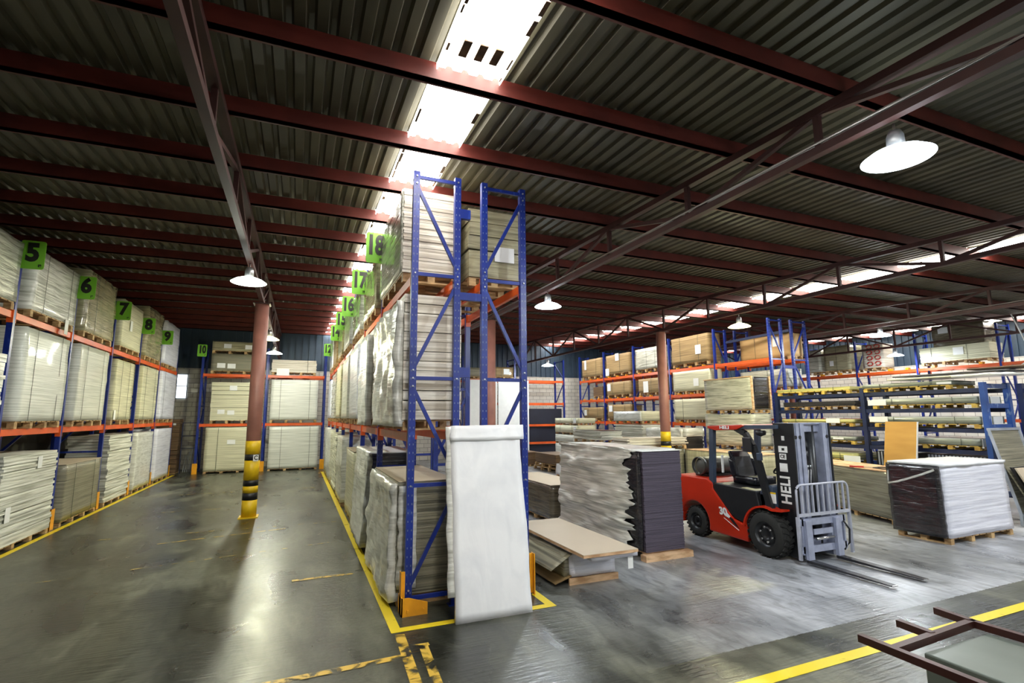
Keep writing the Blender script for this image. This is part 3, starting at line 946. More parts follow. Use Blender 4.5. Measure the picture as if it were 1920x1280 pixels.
# ------------------------------------------------------------------ island rack, aisle side
def IL(label, y0, y1, z0, z1, mat, x0=1.2, x1=1.95, **k):
    return load(label, x0, x1, y0, y1, z0, z1, mat, group=GI, **k)
IL('big film-wrapped stack with a cream end at the top of the blue end frame', 6.72, 8.55, T0, 5.38, 'pile', x0=1.22, x1=2.02, style='layers', n=26, amp=0.008, name='wrapped_stack')
t = [o for o in COL.objects if o.name.startswith('wrapped_stack')][-1]
cover(t, 'side_film', 'film2', 1.195, 1.235, 6.74, 8.57, 4.2, 5.37, 0.008)
IL('wrapped stack on the top level beside the sign numbered 17', 9.2, 11.0, T0, 5.18, 'film3', amp=0.025)
IL('glossy wrapped stack on the top level beside the sign numbered 16', 11.6, 13.4, T0, 5.2, 'film2', amp=0.03)
IL('wrapped stack on the top level beside the sign numbered 15', 14.1, 15.9, T0, 5.3, 'film', amp=0.025)
IL('wrapped stack on the top level beside the sign numbered 14', 16.5, 18.3, T0, 5.3, 'film3', amp=0.025)
IL('brownish wrapped stack on the top level, between the signs numbered 14 and 12', 19.0, 20.8, T0, 5.4, 'kraft', amp=0.02)
IL('pale wrapped stack on the top level beside the sign numbered 12', 21.4, 23.1, T0, 5.45, 'film', amp=0.02)

t = IL('tall cream board stack under crinkled white film, middle level of the blue end frame', 6.48, 8.5, M0, 3.84, 'pile', x0=1.22, x1=1.98, style='layers', n=13, amp=0.004)
cover(t, 'crinkled_film', 'film', 1.12, 1.23, 6.52, 8.55, 2.12, 3.74, 0.05, 0.08, 3.5)
t = IL('white film-covered stack on the middle level under the sign numbered 17', 9.15, 10.95, M0, 3.82, 'pile', style='layers', n=14, amp=0.006)
cover(t, 'loose_film', 'film', 1.1, 1.21, 9.2, 10.5, 2.1, 3.7, 0.04, 0.1, 2.5)
IL('bluish white leaning stack on the middle level under the sign numbered 16', 11.55, 13.35, M0, 3.84, 'bluish', amp=0.012, lean=(-0.03, 0))
IL('pale stack on the middle level under the sign numbered 15', 14.05, 15.85, M0, 3.86, 'white', amp=0.012)
IL('cream stack on the middle level under the sign numbered 14', 16.5, 18.3, M0, 3.86, 'cream', amp=0.012)
IL('stack of white packs with dark gaps, middle level between signs 14 and 12', 18.95, 20.7, M0, 3.8, 'ridged', style='layers', n=15, amp=0.02)
IL('white stack at the far end of the middle level under the sign numbered 12', 21.4, 23.1, M0, 3.7, 'bluish', amp=0.015)

t = IL('grey-brown sheet stack in creased film at the foot of the blue end frame', 6.5, 8.55, 0.0, 1.44, 'greyed', x0=1.2, x1=1.92, amp=0.008, style='layers', n=40, pal=0.12)
cover(t, 'crinkled_film', 'film', 1.08, 1.215, 6.52, 8.6, 0.06, 1.42, 0.045, 0.08, 3.2, 5.0, lean=(0.06, 0.05))
cover(t, 'corner_film', 'film', 1.2, 1.42, 6.462, 6.49, 0.2, 1.4, 0.02, 0.06, 5.0, 9.0)
MB().box(1.21, 1.93, 6.52, 8.56, 1.44, 1.447).build('top_sheet', 'tan', t)
t = IL('dark sheet stack with white film flank on the floor past the blue end frame', 9.05, 10.85, 0.0, 1.62, 'dark', x0=1.22, x1=1.95, amp=0.008, style='layers', n=30, pal=0.12)
cover(t, 'flank_film', 'film', 1.06, 1.24, 9.1, 10.9, 0.1, 1.66, 0.03, 0.08, 2.5, 4.0, lean=(0.1, 0.0))
MB().box(1.15, 1.95, 9.05, 10.85, 1.622, 1.64).build('top_sheet', 'paper', t)
t = IL('pale stack with a glossy black-wrapped end on the floor under the sign numbered 16', 11.5, 13.2, 0.0, 1.5, 'cream', x0=1.16, x1=1.95, amp=0.012, pal=0.1, cap='tan')
cover(t, 'black_wrap', 'blackfilm', 1.3, 1.95, 11.45, 11.49, 0.1, 1.45, 0.012, 0.08)
IL('white wrapped stack with a torn cover on the floor under the sign numbered 15', 13.95, 15.8, 0.0, 1.72, 'film', x0=1.12, amp=0.03, pal=0.1)
IL('pale creased stack on the floor under the sign numbered 14', 16.4, 18.2, 0.0, 1.74, 'ragged', x0=1.14, amp=0.02, style='layers', n=16, pal=0.1)
IL('white bagged stack on the floor, between the signs numbered 14 and 12', 18.9, 20.7, 0.0, 1.8, 'film', x0=1.12, amp=0.04, pal=0.1)
IL('white bagged stack at the far foot of the rack under the sign numbered 12', 21.3, 23.0, 0.0, 1.82, 'film', x0=1.14, amp=0.04, pal=0.1)
# island rack, right run
IL('plastic-wrapped block stack with a white paper sheet, top of the right end frame', 6.6, 8.5, T0, 5.2, 'film3', x0=2.12, x1=2.9, style='layers', n=5, amp=0.012, papers=[('F', 0.68, 0.35, 0.3, 0.22)], off=0.02)
IL('lumpy white bagged stack at the right edge of the leaning white board', 6.7, 8.5, 0.0, 1.22, 'pile', x0=2.12, x1=2.92, style='layers', n=11, amp=0.03, pal=0.1)
t = [o for o in COL.objects if o.type == 'EMPTY'][-1]
cover(t, 'white_bag', 'bagfilm', 2.2, 3.0, 6.66, 7.9, 0.95, 1.26, 0.06, 0.09, 4.0)
cover(t, 'white_bag', 'bagfilm', 2.3, 2.98, 6.66, 7.9, 0.45, 0.72, 0.05, 0.09, 4.0)

# ------------------------------------------------------------------ white wrapped board leaning on the end frame
t = thing('wrapped_board', (2.15, 5.75, 0), 'large white plastic-wrapped board leaning against the blue end frame', 'wrapped board')
vs, fs = grid_box(1.71, 2.63, 5.70, 5.76, 0.0, 2.09, 0.075, 0.012, 3, 2.4, (0.04, 0.44))
MB().add(vs, fs, True).build('wrapped_panel', 'bagfilm', t)
vs, fs = grid_box(1.64, 2.6, 5.775, 5.80, 0.26, 2.12, 0.075, 0.016, 9, 4.0, (0.06, 0.385))
MB().add(vs, fs, True).build('plastic_edge', 'film', t)
vs, fs = grid_box(1.72, 2.68, 5.69, 5.765, 1.95, 2.13, 0.05, 0.02, 12, 7.0, (0.03, 0.05))
MB().add([v + Vector((0.02, 0.40, 0)) for v in vs], fs, True).build('folded_top', 'bagfilm', t)

# ------------------------------------------------------------------ number signs
def sign(num, x0, x1, y, z0, z1, label, dark=False):
    t = thing('aisle_sign', ((x0 + x1) / 2, y, z0), label, 'number sign', 'green number signs on the racks')
    mb = MB(); r = 0.04
    pr = []
    for cx, cz, a0 in ((x1 - r, z1 - r, 0), (x0 + r, z1 - r, 90), (x0 + r, z0 + r, 180), (x1 - r, z0 + r, 270)):
        for q in range(5):
            a = math.radians(a0 + q * 22.5); pr.append((cx + r * math.cos(a), cz + r * math.sin(a)))
    mb.prism(pr, y, y + 0.012, 'Y'); mb.build('panel', 'green', t)
    w = x1 - x0; h = z1 - z0
    put_text('digits', 'digit', t, num, h * 0.86, ((x0 + x1) / 2, y - 0.004, (z0 + z1) / 2 + h * 0.06), (1, 0, 0), (0, 0, 1),
             0.62 if len(num) == 2 else 0.85, 0.022)
    put_text('small_digits', 'digit', t, '19', h * 0.12, (x1 - 0.06, y - 0.004, z0 + 0.06), (1, 0, 0), (0, 0, 1), 0.8, 0.004)
    return t
for num, y in (('18', 8.75), ('17', 11.2), ('16', 13.85), ('15', 16.1), ('14', 18.55), ('12', 23.45)):
    sign(num, 0.95, 1.26, y - 0.05, 4.86, 5.4, 'green sign with the black number %s at the top of the double rack' % num)
for num, y in (('5', 11.08), ('6', 13.53), ('7', 16.13), ('8', 18.63), ('9', 21.13)):
    sign(num, -4.52, -4.18, y - 0.06, 4.8, 5.3, 'green sign with the black number %s on the rack along the left wall' % num)
sign('10', -3.92, -3.58, 24.251, 4.75, 5.25, 'green sign with the black number 10 on the left post of the end rack')

# ------------------------------------------------------------------ far left corner
w = structure(MB().box(-4.97, -4.6, YB - 0.02, YB - 0.002, 3.1, 4.15).build('window_80', 'winlit'))
fm = MB()
for z in (3.08, 3.62, 4.15): fm.box(-5.0, -4.57, YB - 0.04, YB - 0.02, z, z + 0.03)
for x in (-5.0, -4.6): fm.box(x, x + 0.03, YB - 0.04, YB - 0.02, 3.08, 4.18)
fm.build('window_frame', 'alu', w)
load('tall brown cardboard stack in the far left corner beside the end of the left rack', -5.2, -4.42, 24.7, 25.5, 0, 2.2, 'brown', style='layers', n=12, amp=0.03, pal=0.05, papers=[('F', 0.8, 0.9, 0.1, 0.08)], cat='stack of cardboard', name='cardboard_stack')
t = thing('metal_gate', (-4.05, 25.0, 0), 'thin dark metal gate frame between the left rack and the end rack', 'gate')
mb = MB()
for x in (-4.32, -3.82): mb.bar((x, 24.9, 0), (x, 24.9, 2.05), 0.03, 0.03)
mb.build('gate_post', 'navy', t)
for z in (1.0, 1.5, 2.04): MB().bar((-4.32, 24.9, z), (-3.82, 24.9, z), 0.03, 0.03).build('rail', 'navy', t)
rnd = random.Random(4)
for i in range(6):
    x = -4.25 + i * 0.07
    b = MB().bar((x, 25.2, 0.02), (x + rnd.uniform(-0.02, 0.02), 25.7, rnd.uniform(0.6, 1.1)), 0.022, 0.022).build('scrap_bar', 'alu')
    tag(b, 'thin metal bar leaning in the far left corner behind the gate', 'metal bar', 'scrap bars behind the gate')

# ------------------------------------------------------------------ back rack at centre
for i, (x0, x1, lb) in enumerate(((7.55, 9.25, 'tall white sheet standing before the back wall rack, left of the brown column'), (9.32, 11.0, 'tall white sheet standing before the back wall rack, right of the brown column'))):
    tag(MB().box(x0, x1, 24.02, 24.07, 0.0, 4.03).build('white_panel', 'paper', origin=(x0, 24.05, 0)), lb, 'white panel')
load('brown carton with a white label on the top level of the back wall rack', 9.2, 10.25, 24.25, 25.1, 4.08, 4.72, 'kraft', papers=[('F', 0.62, 0.55, 0.32, 0.28)], straps=[('F', 0.35)], name='carton', cat='carton', amp=0.006)
load('grey wrapped bundle topping the back wall rack, left of the brown column', 7.7, 8.5, 24.25, 25.1, 4.08, 4.65, 'greyed', name='wrapped_bundle', cat='bundle', amp=0.02)
for z in (0.94, 0.0):
    pass
for i, z in enumerate((0.905, 0.02)):
    tag(MB().box(11.1, 13.05, 24.3, 25.1, z, z + (0.78 if i == 0 else 0.7)).build('dark_crate', 'navydark', origin=(12, 24.7, z)),
        'dark blue covered load on the %s level of the back wall rack' % ('second' if i == 0 else 'lowest'), 'covered load')
tag(MB().box(11.1, 13.05, 24.3, 25.1, 1.805, 2.6).build('dark_crate', 'navydark', origin=(12, 24.7, 1.8)), 'dark blue covered load on the third level of the back wall rack', 'covered load')

# ------------------------------------------------------------------ double rack behind the forklift
def RL(label, y0, y1, z0, z1, mat, x0=14.38, x1=15.0, **k):
    return load(label, x0, x1, y0, y1, z0, z1, mat, group=GR, **k)
ls2 = [('L', 0.25), ('L', 0.75)]
RZ = [1.92, 3.05, 4.1]
RL('brown strapped board stack with a white label, top level right of the banded column', 14.9, 16.95, RZ[2] + .06, 5.36, 'kraft', straps=ls2, papers=[('L', 0.25, 0.45, 0.3, 0.36)], amp=0.012)
RL('cream stack with a white label, middle level right of the banded column', 14.9, 16.95, RZ[1] + .005, 3.98, 'cream', papers=[('L', 0.35, 0.4, 0.28, 0.3)], amp=0.012)
RL('cream stack on a pallet on the lowest beams, right of the banded column', 14.9, 16.95, RZ[0] + .005, 2.86, 'cream', straps=[('L', 0.75)], papers=[('L', 0.05, 0.6, 0.3, 0.32)], amp=0.012)
RL('silvery film-wrapped stack on the top level, left of the banded column', 17.45, 19.45, RZ[2] + .06, 5.22, 'film2', straps=[('L', 0.3), ('L', 0.6)], amp=0.015)
RL('brown carton with a white label, middle level hidden partly by the banded column', 17.5, 19.3, RZ[1] + .06, 3.85, 'kraft', straps=[('L', 0.5)], papers=[('L', 0.7, 0.4, 0.35, 0.5)], name='carton', cat='carton', amp=0.008)
RL('brown carton with white labels on the top level, fourth bay of the double rack', 19.95, 21.9, RZ[2] + .06, 5.2, 'kraft', straps=[('L', 0.4)], papers=[('L', 0.5, 0.85, 0.3, 0.35), ('L', 0.95, 0.1, 0.3, 0.35)], name='carton', cat='carton', amp=0.006)
RL('brown strapped carton on the middle level, fourth bay of the double rack', 19.95, 21.9, RZ[1] + .06, 3.85, 'kraft', straps=ls2, papers=[('L', 0.9, 0.6, 0.3, 0.35)], name='carton', cat='carton', amp=0.006)
RL('brown carton on the lowest beams, fourth bay of the double rack', 19.95, 21.9, RZ[0] + .06, 2.75, 'kraft', straps=ls2, papers=[('L', 0.85, 0.7, 0.3, 0.3)], name='carton', cat='carton', amp=0.006)
RL('brown carton on the top level at the far end of the double rack', 22.4, 24.3, RZ[2] + .06, 5.2, 'kraft', straps=ls2, papers=[('L', 0.8, 0.7, 0.2, 0.5)], name='carton', cat='carton', amp=0.006)
RL('small slatted wooden box on the middle level at the far end of the double rack', 22.3, 23.2, RZ[1] + .06, 3.7, 'brown', style='layers', n=5, amp=0.002, name='wooden_box', cat='wooden box')
RL('brown carton on the lowest beams at the far end of the double rack', 22.4, 24.2, RZ[0] + .06, 2.65, 'kraft', straps=ls2, papers=[('L', 0.9, 0.5, 0.25, 0.3)], name='carton', cat='carton', amp=0.006)
RL('row of pale brown cartons on the rear top level between the paired bare frames', 12.3, 14.4, RZ[2] + .005, 5.02, 'kraftp', x0=15.5, x1=16.14, straps=[('L', 0.35), ('L', 0.68)], papers=[('L', 0.25, 0.7, 0.25, 0.35)], name='carton', cat='carton', amp=0.004, off=0.006)
RL('silver wrapped pack on the rear middle level under the paired bare frames', 12.4, 14.4, RZ[1] + .005, 3.8, 'film2', x0=15.42, x1=16.12, straps=[('L', 0.4)], amp=0.012)

# ------------------------------------------------------------------ rack along the right wall
def WL(label, y0, y1, z0, z1, mat, x0=24.1, x1=25.05, **k):
    return load(label, x0, x1, y0, y1, z0, z1, mat, group='loads on the rack along the right wall', **k)
WL('silvery boxed stack on the right wall rack, nearest to the paired bare frames', 17.45, 18.2, 4.195, 5.45, 'film2', amp=0.012)
WL('grey film-wrapped stack on the right wall rack, right of the silvery boxed stack', 15.98, 17.25, 4.195, 5.5, 'film3', straps=[('L', 0.5)], papers=[('L', 0.7, 0.3, 0.2, 0.25)], amp=0.015)
t = WL('pale sack load printed red between the posts of the right wall rack', 14.6, 15.5, 4.195, 5.4, 'pile', amp=0.02, x0=24.3)
for i in range(4):
    for j in range(2):
        mb = MB(); mb.tube([(24.26, 14.8 + 0.35 * j + 0.12 * math.cos(a), 4.5 + 0.26 * i + 0.09 * math.sin(a)) for a in [q * 0.7 for q in range(9)]], 0.022, 6)
        mb.build('red_print', 'redprint', t)
WL('long low pack of timber strips with green straps on the right wall rack', 10.65, 13.0, 4.195, 4.92, 'cream', style='layers', n=8, amp=0.015, straps=[('L', 0.3), ('L', 0.82)], papers=[('L', 0.42, 0.6, 0.35, 0.3)])
t = load('brown bundle under shiny clear film, lying on the timber strip pack at far right', 24.15, 25.0, 10.8, 12.5, 4.925, 5.78, 'brownwrap', pal=0, amp=0.06, freq=2.0, papers=[('L', 0.75, 0.75, 0.35, 0.24)], name='wrapped_bundle', cat='bundle', off=0.06)
cable = MB().tube([(20.5, 8.4, 5.3), (20.6, 8.3, 4.8), (20.7, 8.2, 4.25), (20.75, 8.15, 3.9)], 0.02, 6)
cable.tube([(20.75, 8.15, 3.9), (20.7, 8.5, 3.65)], 0.02, 6); cable.tube([(20.75, 8.15, 3.9), (20.8, 7.8, 3.75)], 0.02, 6)
tag(cable.build('hanging_cable', 'paper', origin=(20.6, 8.3, 5.3)), 'pale cable hanging from the roof at the right edge of the photo', 'cable')

# ------------------------------------------------------------------ low shelving rack with long boards
LOWF = [6.40, 9.02, 11.70]
LOWZ = [0.45, 0.92, 1.42, 1.90, 2.36, 2.80]
def ladder_rack(label, xa, xb, frames, levels, zt):
    t = thing('shelving_rack', ((xa + xb) / 2, (frames[0] + frames[-1]) / 2, 0), label, 'shelving rack')
    for v in frames:
        mb = MB()
        for u in (xa, xb):
            mb.box(u - 0.06, u + 0.06, v - 0.05, v + 0.05, 0, zt)
        fr = mb.build('end_ladder', 'rung' if v == frames[0] else 'navy', t)
        for z in [q + 0.04 for q in levels]:
            MB().box(xa, xb, v - 0.03, v + 0.03, z - 0.05, z + 0.05).build('rung', 'rung', fr)
    for z in levels:
        for i in range(len(frames) - 1):
            for u in (xa, xb):
                MB().box(u - 0.03, u + 0.03, frames[i] + 0.05, frames[i + 1] - 0.05, z - 0.1, z - 0.005).build('shelf_beam', 'navy', t)
    return t
ladder_rack('low dark blue shelving rack holding long boards, right of the forklift mast', 14.0, 14.95, LOWF, LOWZ, 2.92)
ladder_rack('second low blue shelving rack at the right edge of the photo', 15.6, 16.5, [4.2, 6.42], LOWZ[1:], 2.92)
GP = 'long board packs on the low shelving rack'
def pack(label, y0, y1, z, h, mat='greypack', pmat='ywood', x0=13.9, x1=14.9, ends=True, sheets_on=0, style='wrap', pal=0.1, papers=None):
    t = load(label, x0, x1, y0, y1, z, z + pal + h, mat, style=style, n=max(2, int(h / 0.04)), pal=pal, pmat=pmat, amp=0.01, group=GP,
             name='board_pack', cat='pack of boards', papers=papers, straps=[('L', 0.2), ('L', 0.78)])
    if ends:
        for dx in (0.08, 0.52):
            MB().box(x0 + dx, x0 + dx + 0.36, y0 - 0.03, y0 - 0.012, z + pal - 0.02, z + pal + h).build('end_card', 'paper', t)
            MB().box(x0 + dx + 0.06, x0 + dx + 0.3, y0 - 0.02, y0 - 0.011, z + 0.01, z + 0.08).build('end_block', 'lwood', t)
    return t
pack('yellow pack of boards on the top of the low shelving rack, left bay', 9.3, 11.6, 2.80, 0.09, 'yellowpack', ends=False, style='layers')
pack('grey pack on a yellow pallet on top of the low shelving rack, right bay', 6.95, 8.95, 2.80, 0.10, 'greypack', ends=False, papers=[('L', 0.06, 0.4, 0.3, 0.05)])
p = thing('loose_sheets', (14.4, 7.2, 3.0), 'dark and cream loose sheets drooping over the top of the low shelving rack', 'loose sheets')
vs, fs = grid_box(13.85, 14.85, 6.0, 8.3, 3.07, 3.10, 0.12, 0.035, 5, 2.0); MB().add(vs, fs, True).build('cream_sheet', 'cream', p)
vs, fs = grid_box(13.95, 14.9, 5.9, 8.2, 3.14, 3.17, 0.12, 0.03, 8, 2.0); MB().add(vs, fs, True).build('dark_sheet', 'dark', p)
vs, fs = grid_box(13.82, 14.6, 5.85, 6.9, 3.05, 3.10, 0.1, 0.05, 15, 3.0); MB().add(vs, fs, True).build('crumpled_paper', 'film', p)
vs, fs = grid_box(14.1, 14.8, 5.7, 6.7, 3.21, 3.25, 0.1, 0.02, 18, 3.0); MB().add(vs, fs, True).build('brown_sheet', 'brown', p)
pack('grey-green pack with white end cards on the second shelf from the top, right bay', 6.5, 8.75, 2.36, 0.15, papers=[('L', 0.94, 0.4, 0.45, 0.14)])
pack('grey-green pack with white end cards on the third shelf from the top, right bay', 6.5, 8.75, 1.90, 0.16, papers=[('L', 0.94, 0.6, 0.45, 0.14)])
pack('pale timber pack on the fourth shelf from the top, right bay', 6.55, 8.2, 1.42, 0.15, 'greypack', papers=None)
pack('dark sheet pack on the second shelf from the top, left bay', 9.2, 11.4, 2.36, 0.14, 'dark', pmat='wood', ends=False, style='layers')
pack('yellow-green pack on the third shelf from the top, left bay', 9.3, 11.5, 1.90, 0.09, 'yellowpack', ends=False, papers=[('L', 0.25, 0.6, 0.4, 0.13)])
pack('thin silver pack on the fourth shelf from the top, left bay, behind the mast', 9.3, 11.5, 1.42, 0.10, 'greypack', ends=False, papers=[('L', 0.2, 0.5, 0.3, 0.05)])
pack('pale pack with a hanging white card on the fifth shelf, left bay', 9.3, 11.5, 0.92, 0.17, 'yellowpack', ends=False, papers=[('L', 0.05, -0.3, 0.45, 0.3)])
# ribbed crates under the lowest shelf
for (y0, y1, lb) in ((6.5, 7.7, 'crate with pale upright slats under the low shelving rack, right half'), (7.85, 8.85, 'crate with pale upright slats under the low shelving rack, behind the brown board')):
    t = thing('slatted_crate', (14.4, (y0 + y1) / 2, 0.92), lb, 'crate')
    MB().box(14.02, 14.85, y0, y1, 0.92, 1.28).build('body', 'black', t)
    n = int((y1 - y0) / 0.075)
    for i in range(n):
        y = y0 + 0.02 + (y1 - y0 - 0.04) * i / n
        MB().box(13.995, 14.02, y, y + 0.035, 0.94, 1.27).build('slat', 'alu', t)
t = thing('cardboard_sheet', (13.6, 8.0, 0), 'large plain cardboard sheet leaning on the low shelving rack', 'cardboard sheet')
mb = MB()
mb.add([(13.30, 7.66, 0), (13.30, 8.38, 0), (13.72, 8.36, 2.04), (13.72, 7.64, 2.04), (13.34, 7.66, 0), (13.34, 8.38, 0), (13.76, 8.36, 2.04), (13.76, 7.64, 2.04)],
       [(0, 1, 2, 3), (7, 6, 5, 4), (0, 3, 7, 4), (1, 5, 6, 2), (3, 2, 6, 7), (0, 4, 5, 1)])
mb.build('sheet', 'cardface', t)
MB().add([(13.29, 7.652, 0), (13.345, 7.652, 0), (13.765, 7.632, 2.04), (13.71, 7.632, 2.04), (13.29, 7.66, 0), (13.345, 7.66, 0), (13.765, 7.64, 2.04), (13.71, 7.64, 2.04)],
         [(0, 1, 2, 3), (7, 6, 5, 4), (0, 3, 7, 4), (1, 5, 6, 2), (3, 2, 6, 7), (0, 4, 5, 1)]).build('cut_edge', 'paper', t)

# ------------------------------------------------------------------ loads on the floor
# tall dark purple stack with film on its flank
t = load('tall stack of dark purple sheets with crumpled white film on its left side', 5.12, 5.88, 6.86, 9.45, 0, 1.66, 'purple', style='layers', n=72, amp=0.006, pal=0.12, pmat='lwood')
MB().box(5.06, 5.98, 6.78, 6.92, 0, 0.095).build('pallet_board', 'lwood', t)
cover(t, 'black_lining', 'blackfilm', 5.085, 5.112, 6.9, 8.2, 0.14, 1.64, 0.01, 0.1)
rnd = random.Random(11)
mb = MB()
nz, ny = 44, 40
vs = []; fs = []
for k in range(nz + 1):
    z = 0.05 + 1.66 * k / nz
    yn = 7.22 + rnd.uniform(-0.2, 0.12)
    for j in range(ny + 1):
        y = yn + (9.52 - yn) * j / ny
        q = Vector((y * 1.1 + z * 0.5, z * 6.0, 3.3))
        x = 5.055 - 0.05 * (1 - z / 1.7) + noise.noise(q) * 0.07 + noise.noise(q * 2.7) * 0.045 + (0.02 if j < 2 else 0)
        vs.append((min(x, 5.08), y, z)); 
W1 = ny + 1
for k in range(nz):
    for j in range(ny):
        fs.append((k * W1 + j, k * W1 + j + 1, (k + 1) * W1 + j + 1, (k + 1) * W1 + j))
nb = len(vs)
vs += [(v[0] + 0.012, v[1], v[2]) for v in vs]
fs += [tuple(nb + i for i in reversed(f)) for f in list(fs)]
for k in range(nz):
    a, b = k * W1, (k + 1) * W1
    fs.append((a, b, nb + b, nb + a))
mb.add(vs, fs, True); mb.build('crumpled_film', 'ridged', t)
cover(t, 'top_film', 'film', 5.04, 5.9, 7.0, 9.5, 1.655, 1.69, 0.025, 0.1)
MB().box(5.1, 5.9, 6.84, 9.45, 1.664, 1.672).build('top_sheet', 'paper', t)

# low pallet with an overhanging board
t = load('low pallet of film-wrapped sheets under an overhanging tan board', 3.5, 4.2, 6.36, 8.3, 0, 0.42, 'bluish', amp=0.015, pal=0.09, pmat='brown', step=0.08, name='pallet_load', cat='pallet load')
MB().box(3.47, 4.24, 6.33, 6.36, 0, 0.085).build('pallet_board', 'lwood', t)
MB().box(3.46, 4.30, 5.93, 8.2, 0.475, 0.481).build('top_board', 'tan', t)
MB().box(3.46, 4.30, 5.93, 8.2, 0.44, 0.475).build('board_stack', 'lwood', t)
vs, fs = grid_box(3.18, 3.5, 6.3, 8.3, 0.40, 0.41, 0.1, 0.015, 21, 2.0)
MB().add([Vector((v.x, v.y, v.z - (3.5 - v.x) * 0.55)) for v in vs], fs, True).build('bent_card', 'greyed', t)
vs, fs = grid_box(3.26, 3.5, 6.35, 8.3, 0.1, 0.115, 0.1, 0.012, 23, 2.0)
MB().add([Vector((v.x, v.y, v.z - (3.5 - v.x) * 0.3)) for v in vs], fs, True).build('bent_card', 'kraft', t)
vs, fs = grid_box(3.42, 3.5, 6.4, 8.3, 0.1, 0.4, 0.1, 0.02, 25, 3.0)
MB().add(vs, fs, True).build('side_film', 'greyed', t)
MB().box(4.18, 4.26, 6.0, 6.006, 0.22, 0.42).build('paper_label', 'paper', t)
cover(t, 'film_fold', 'bluish', 3.6, 4.32, 5.98, 6.35, 0.38, 0.43, 0.02, 0.08)

load('waist-high brown wrapped bundle with a pale lid, left of the purple sheet stack', 5.0, 5.9, 9.85, 12.3, 0, 0.78, 'brownwrap', amp=0.006, pal=0.1, cap='tan', name='wrapped_bundle', cat='bundle', step=0.1)
# cardboard on two pallets
for i in range(2):
    mb = MB(); pallet_mesh(mb, 9.55 + 0.05 * i, 10.65 + 0.03 * i, 18.3 + 0.06 * i, 20.4, 0.14 * i, 0.135)
    tag(mb.build('wooden_pallet', 'wood', origin=(10.1, 19.3, 0.14 * i)), ('lower' if i == 0 else 'upper') + ' of two bare pallets under the brown cardboard pile', 'pallet', 'bare pallets under the cardboard')
load('low pile of brown cardboard on two bare pallets, before the four-tier stack', 9.6, 10.6, 18.46, 20.36, 0.30, 0.68, 'brown', style='layers', n=10, amp=0.02, pal=0, name='cardboard_pile', cat='pile of cardboard')
load('low brown cardboard pile behind the cardboard on pallets, beside the blue post', 9.3, 10.2, 21.2, 22.9, 0, 0.62, 'brown', style='layers', n=9, amp=0.03, pal=0.1, name='cardboard_pile', cat='pile of cardboard')
load('low white film-covered pile left of the purple sheet stack', 9.05, 9.95, 15.4, 17.4, 0, 0.46, 'bagfilm', amp=0.04, pal=0.08, name='covered_pile', cat='covered pile')
# four tier stack
z = 0
for i, (h, m, lb) in enumerate(((0.93, 'white', 'lowest tier of the four-tier pallet stack before the back wall, with a paper tag'), (0.42, 'ragged', 'second tier from the floor of the four-tier pallet stack'),
                                (0.42, 'cream', 'third tier from the floor of the four-tier pallet stack, pale brown end'), (0.31, 'cream', 'topmost tier of the four-tier pallet stack before the back wall'))):
    load(lb, 11.55, 12.45, 20.0, 22.2, z, z + h, m, amp=0.012, pal=0.09, straps=ls2 if i > 1 else None, papers=[('F', 0.25, 0.6, 0.2, 0.4)] if i == 0 else [('L', 0.12, 0.5, 0.25, 0.2)],
         group='tiers of the four-tier stack', name='pallet_load', cat='pallet load')
    z += h + 0.012
load('white sheet pile under the messy grey sheets, behind the purple sheet stack', 10.78, 11.65, 17.0, 19.0, 0, 1.16, 'pile', style='layers', n=9, amp=0.02)
load('messy pile of grey curled sheets on a pallet, behind the purple sheet stack', 10.76, 11.72, 16.95, 19.0, 1.165, 1.64, 'ragged', style='layers', n=7, amp=0.06, cap='dark')
load('white pile at the foot of the three-tier stack near the banded column', 12.8, 13.65, 17.0, 18.9, 0, 1.2, 'pile', style='layers', n=9, amp=0.02)
load('messy grey pile in the middle of the three-tier stack near the banded column', 12.75, 13.7, 17.0, 18.9, 1.205, 1.85, 'ragged', style='layers', n=9, amp=0.06)
t = load('white wrapped cream load topping the three-tier stack near the banded column', 12.76, 13.66, 17.0, 18.9, 1.88, 2.4, 'cream', amp=0.012)
cover(t, 'flank_film', 'film', 12.70, 12.77, 17.02, 18.9, 2.0, 2.4, 0.02, 0.12)
load('grey board load under the wide flat white boards at the banded column', 9.85, 11.95, 13.75, 14.6, 0, 1.12, 'greyed', amp=0.01)
load('wide flat pile of white boards behind the banded column', 9.75, 12.05, 13.7, 14.65, 1.125, 1.5, 'pile', style='layers', n=6, amp=0.05)
t = load('stack of dark sheets under drooping white film, right of the banded column', 12.3, 13.05, 14.0, 15.9, 0, 1.72, 'dark', amp=0.02, style='layers', n=26)
cover(t, 'drooping_film', 'film', 12.2, 12.31, 14.1, 16.0, 0.9, 1.76, 0.06, 0.12)
cover(t, 'top_film', 'ridged', 12.28, 13.07, 13.96, 15.9, 1.5, 1.78, 0.04, 0.12)

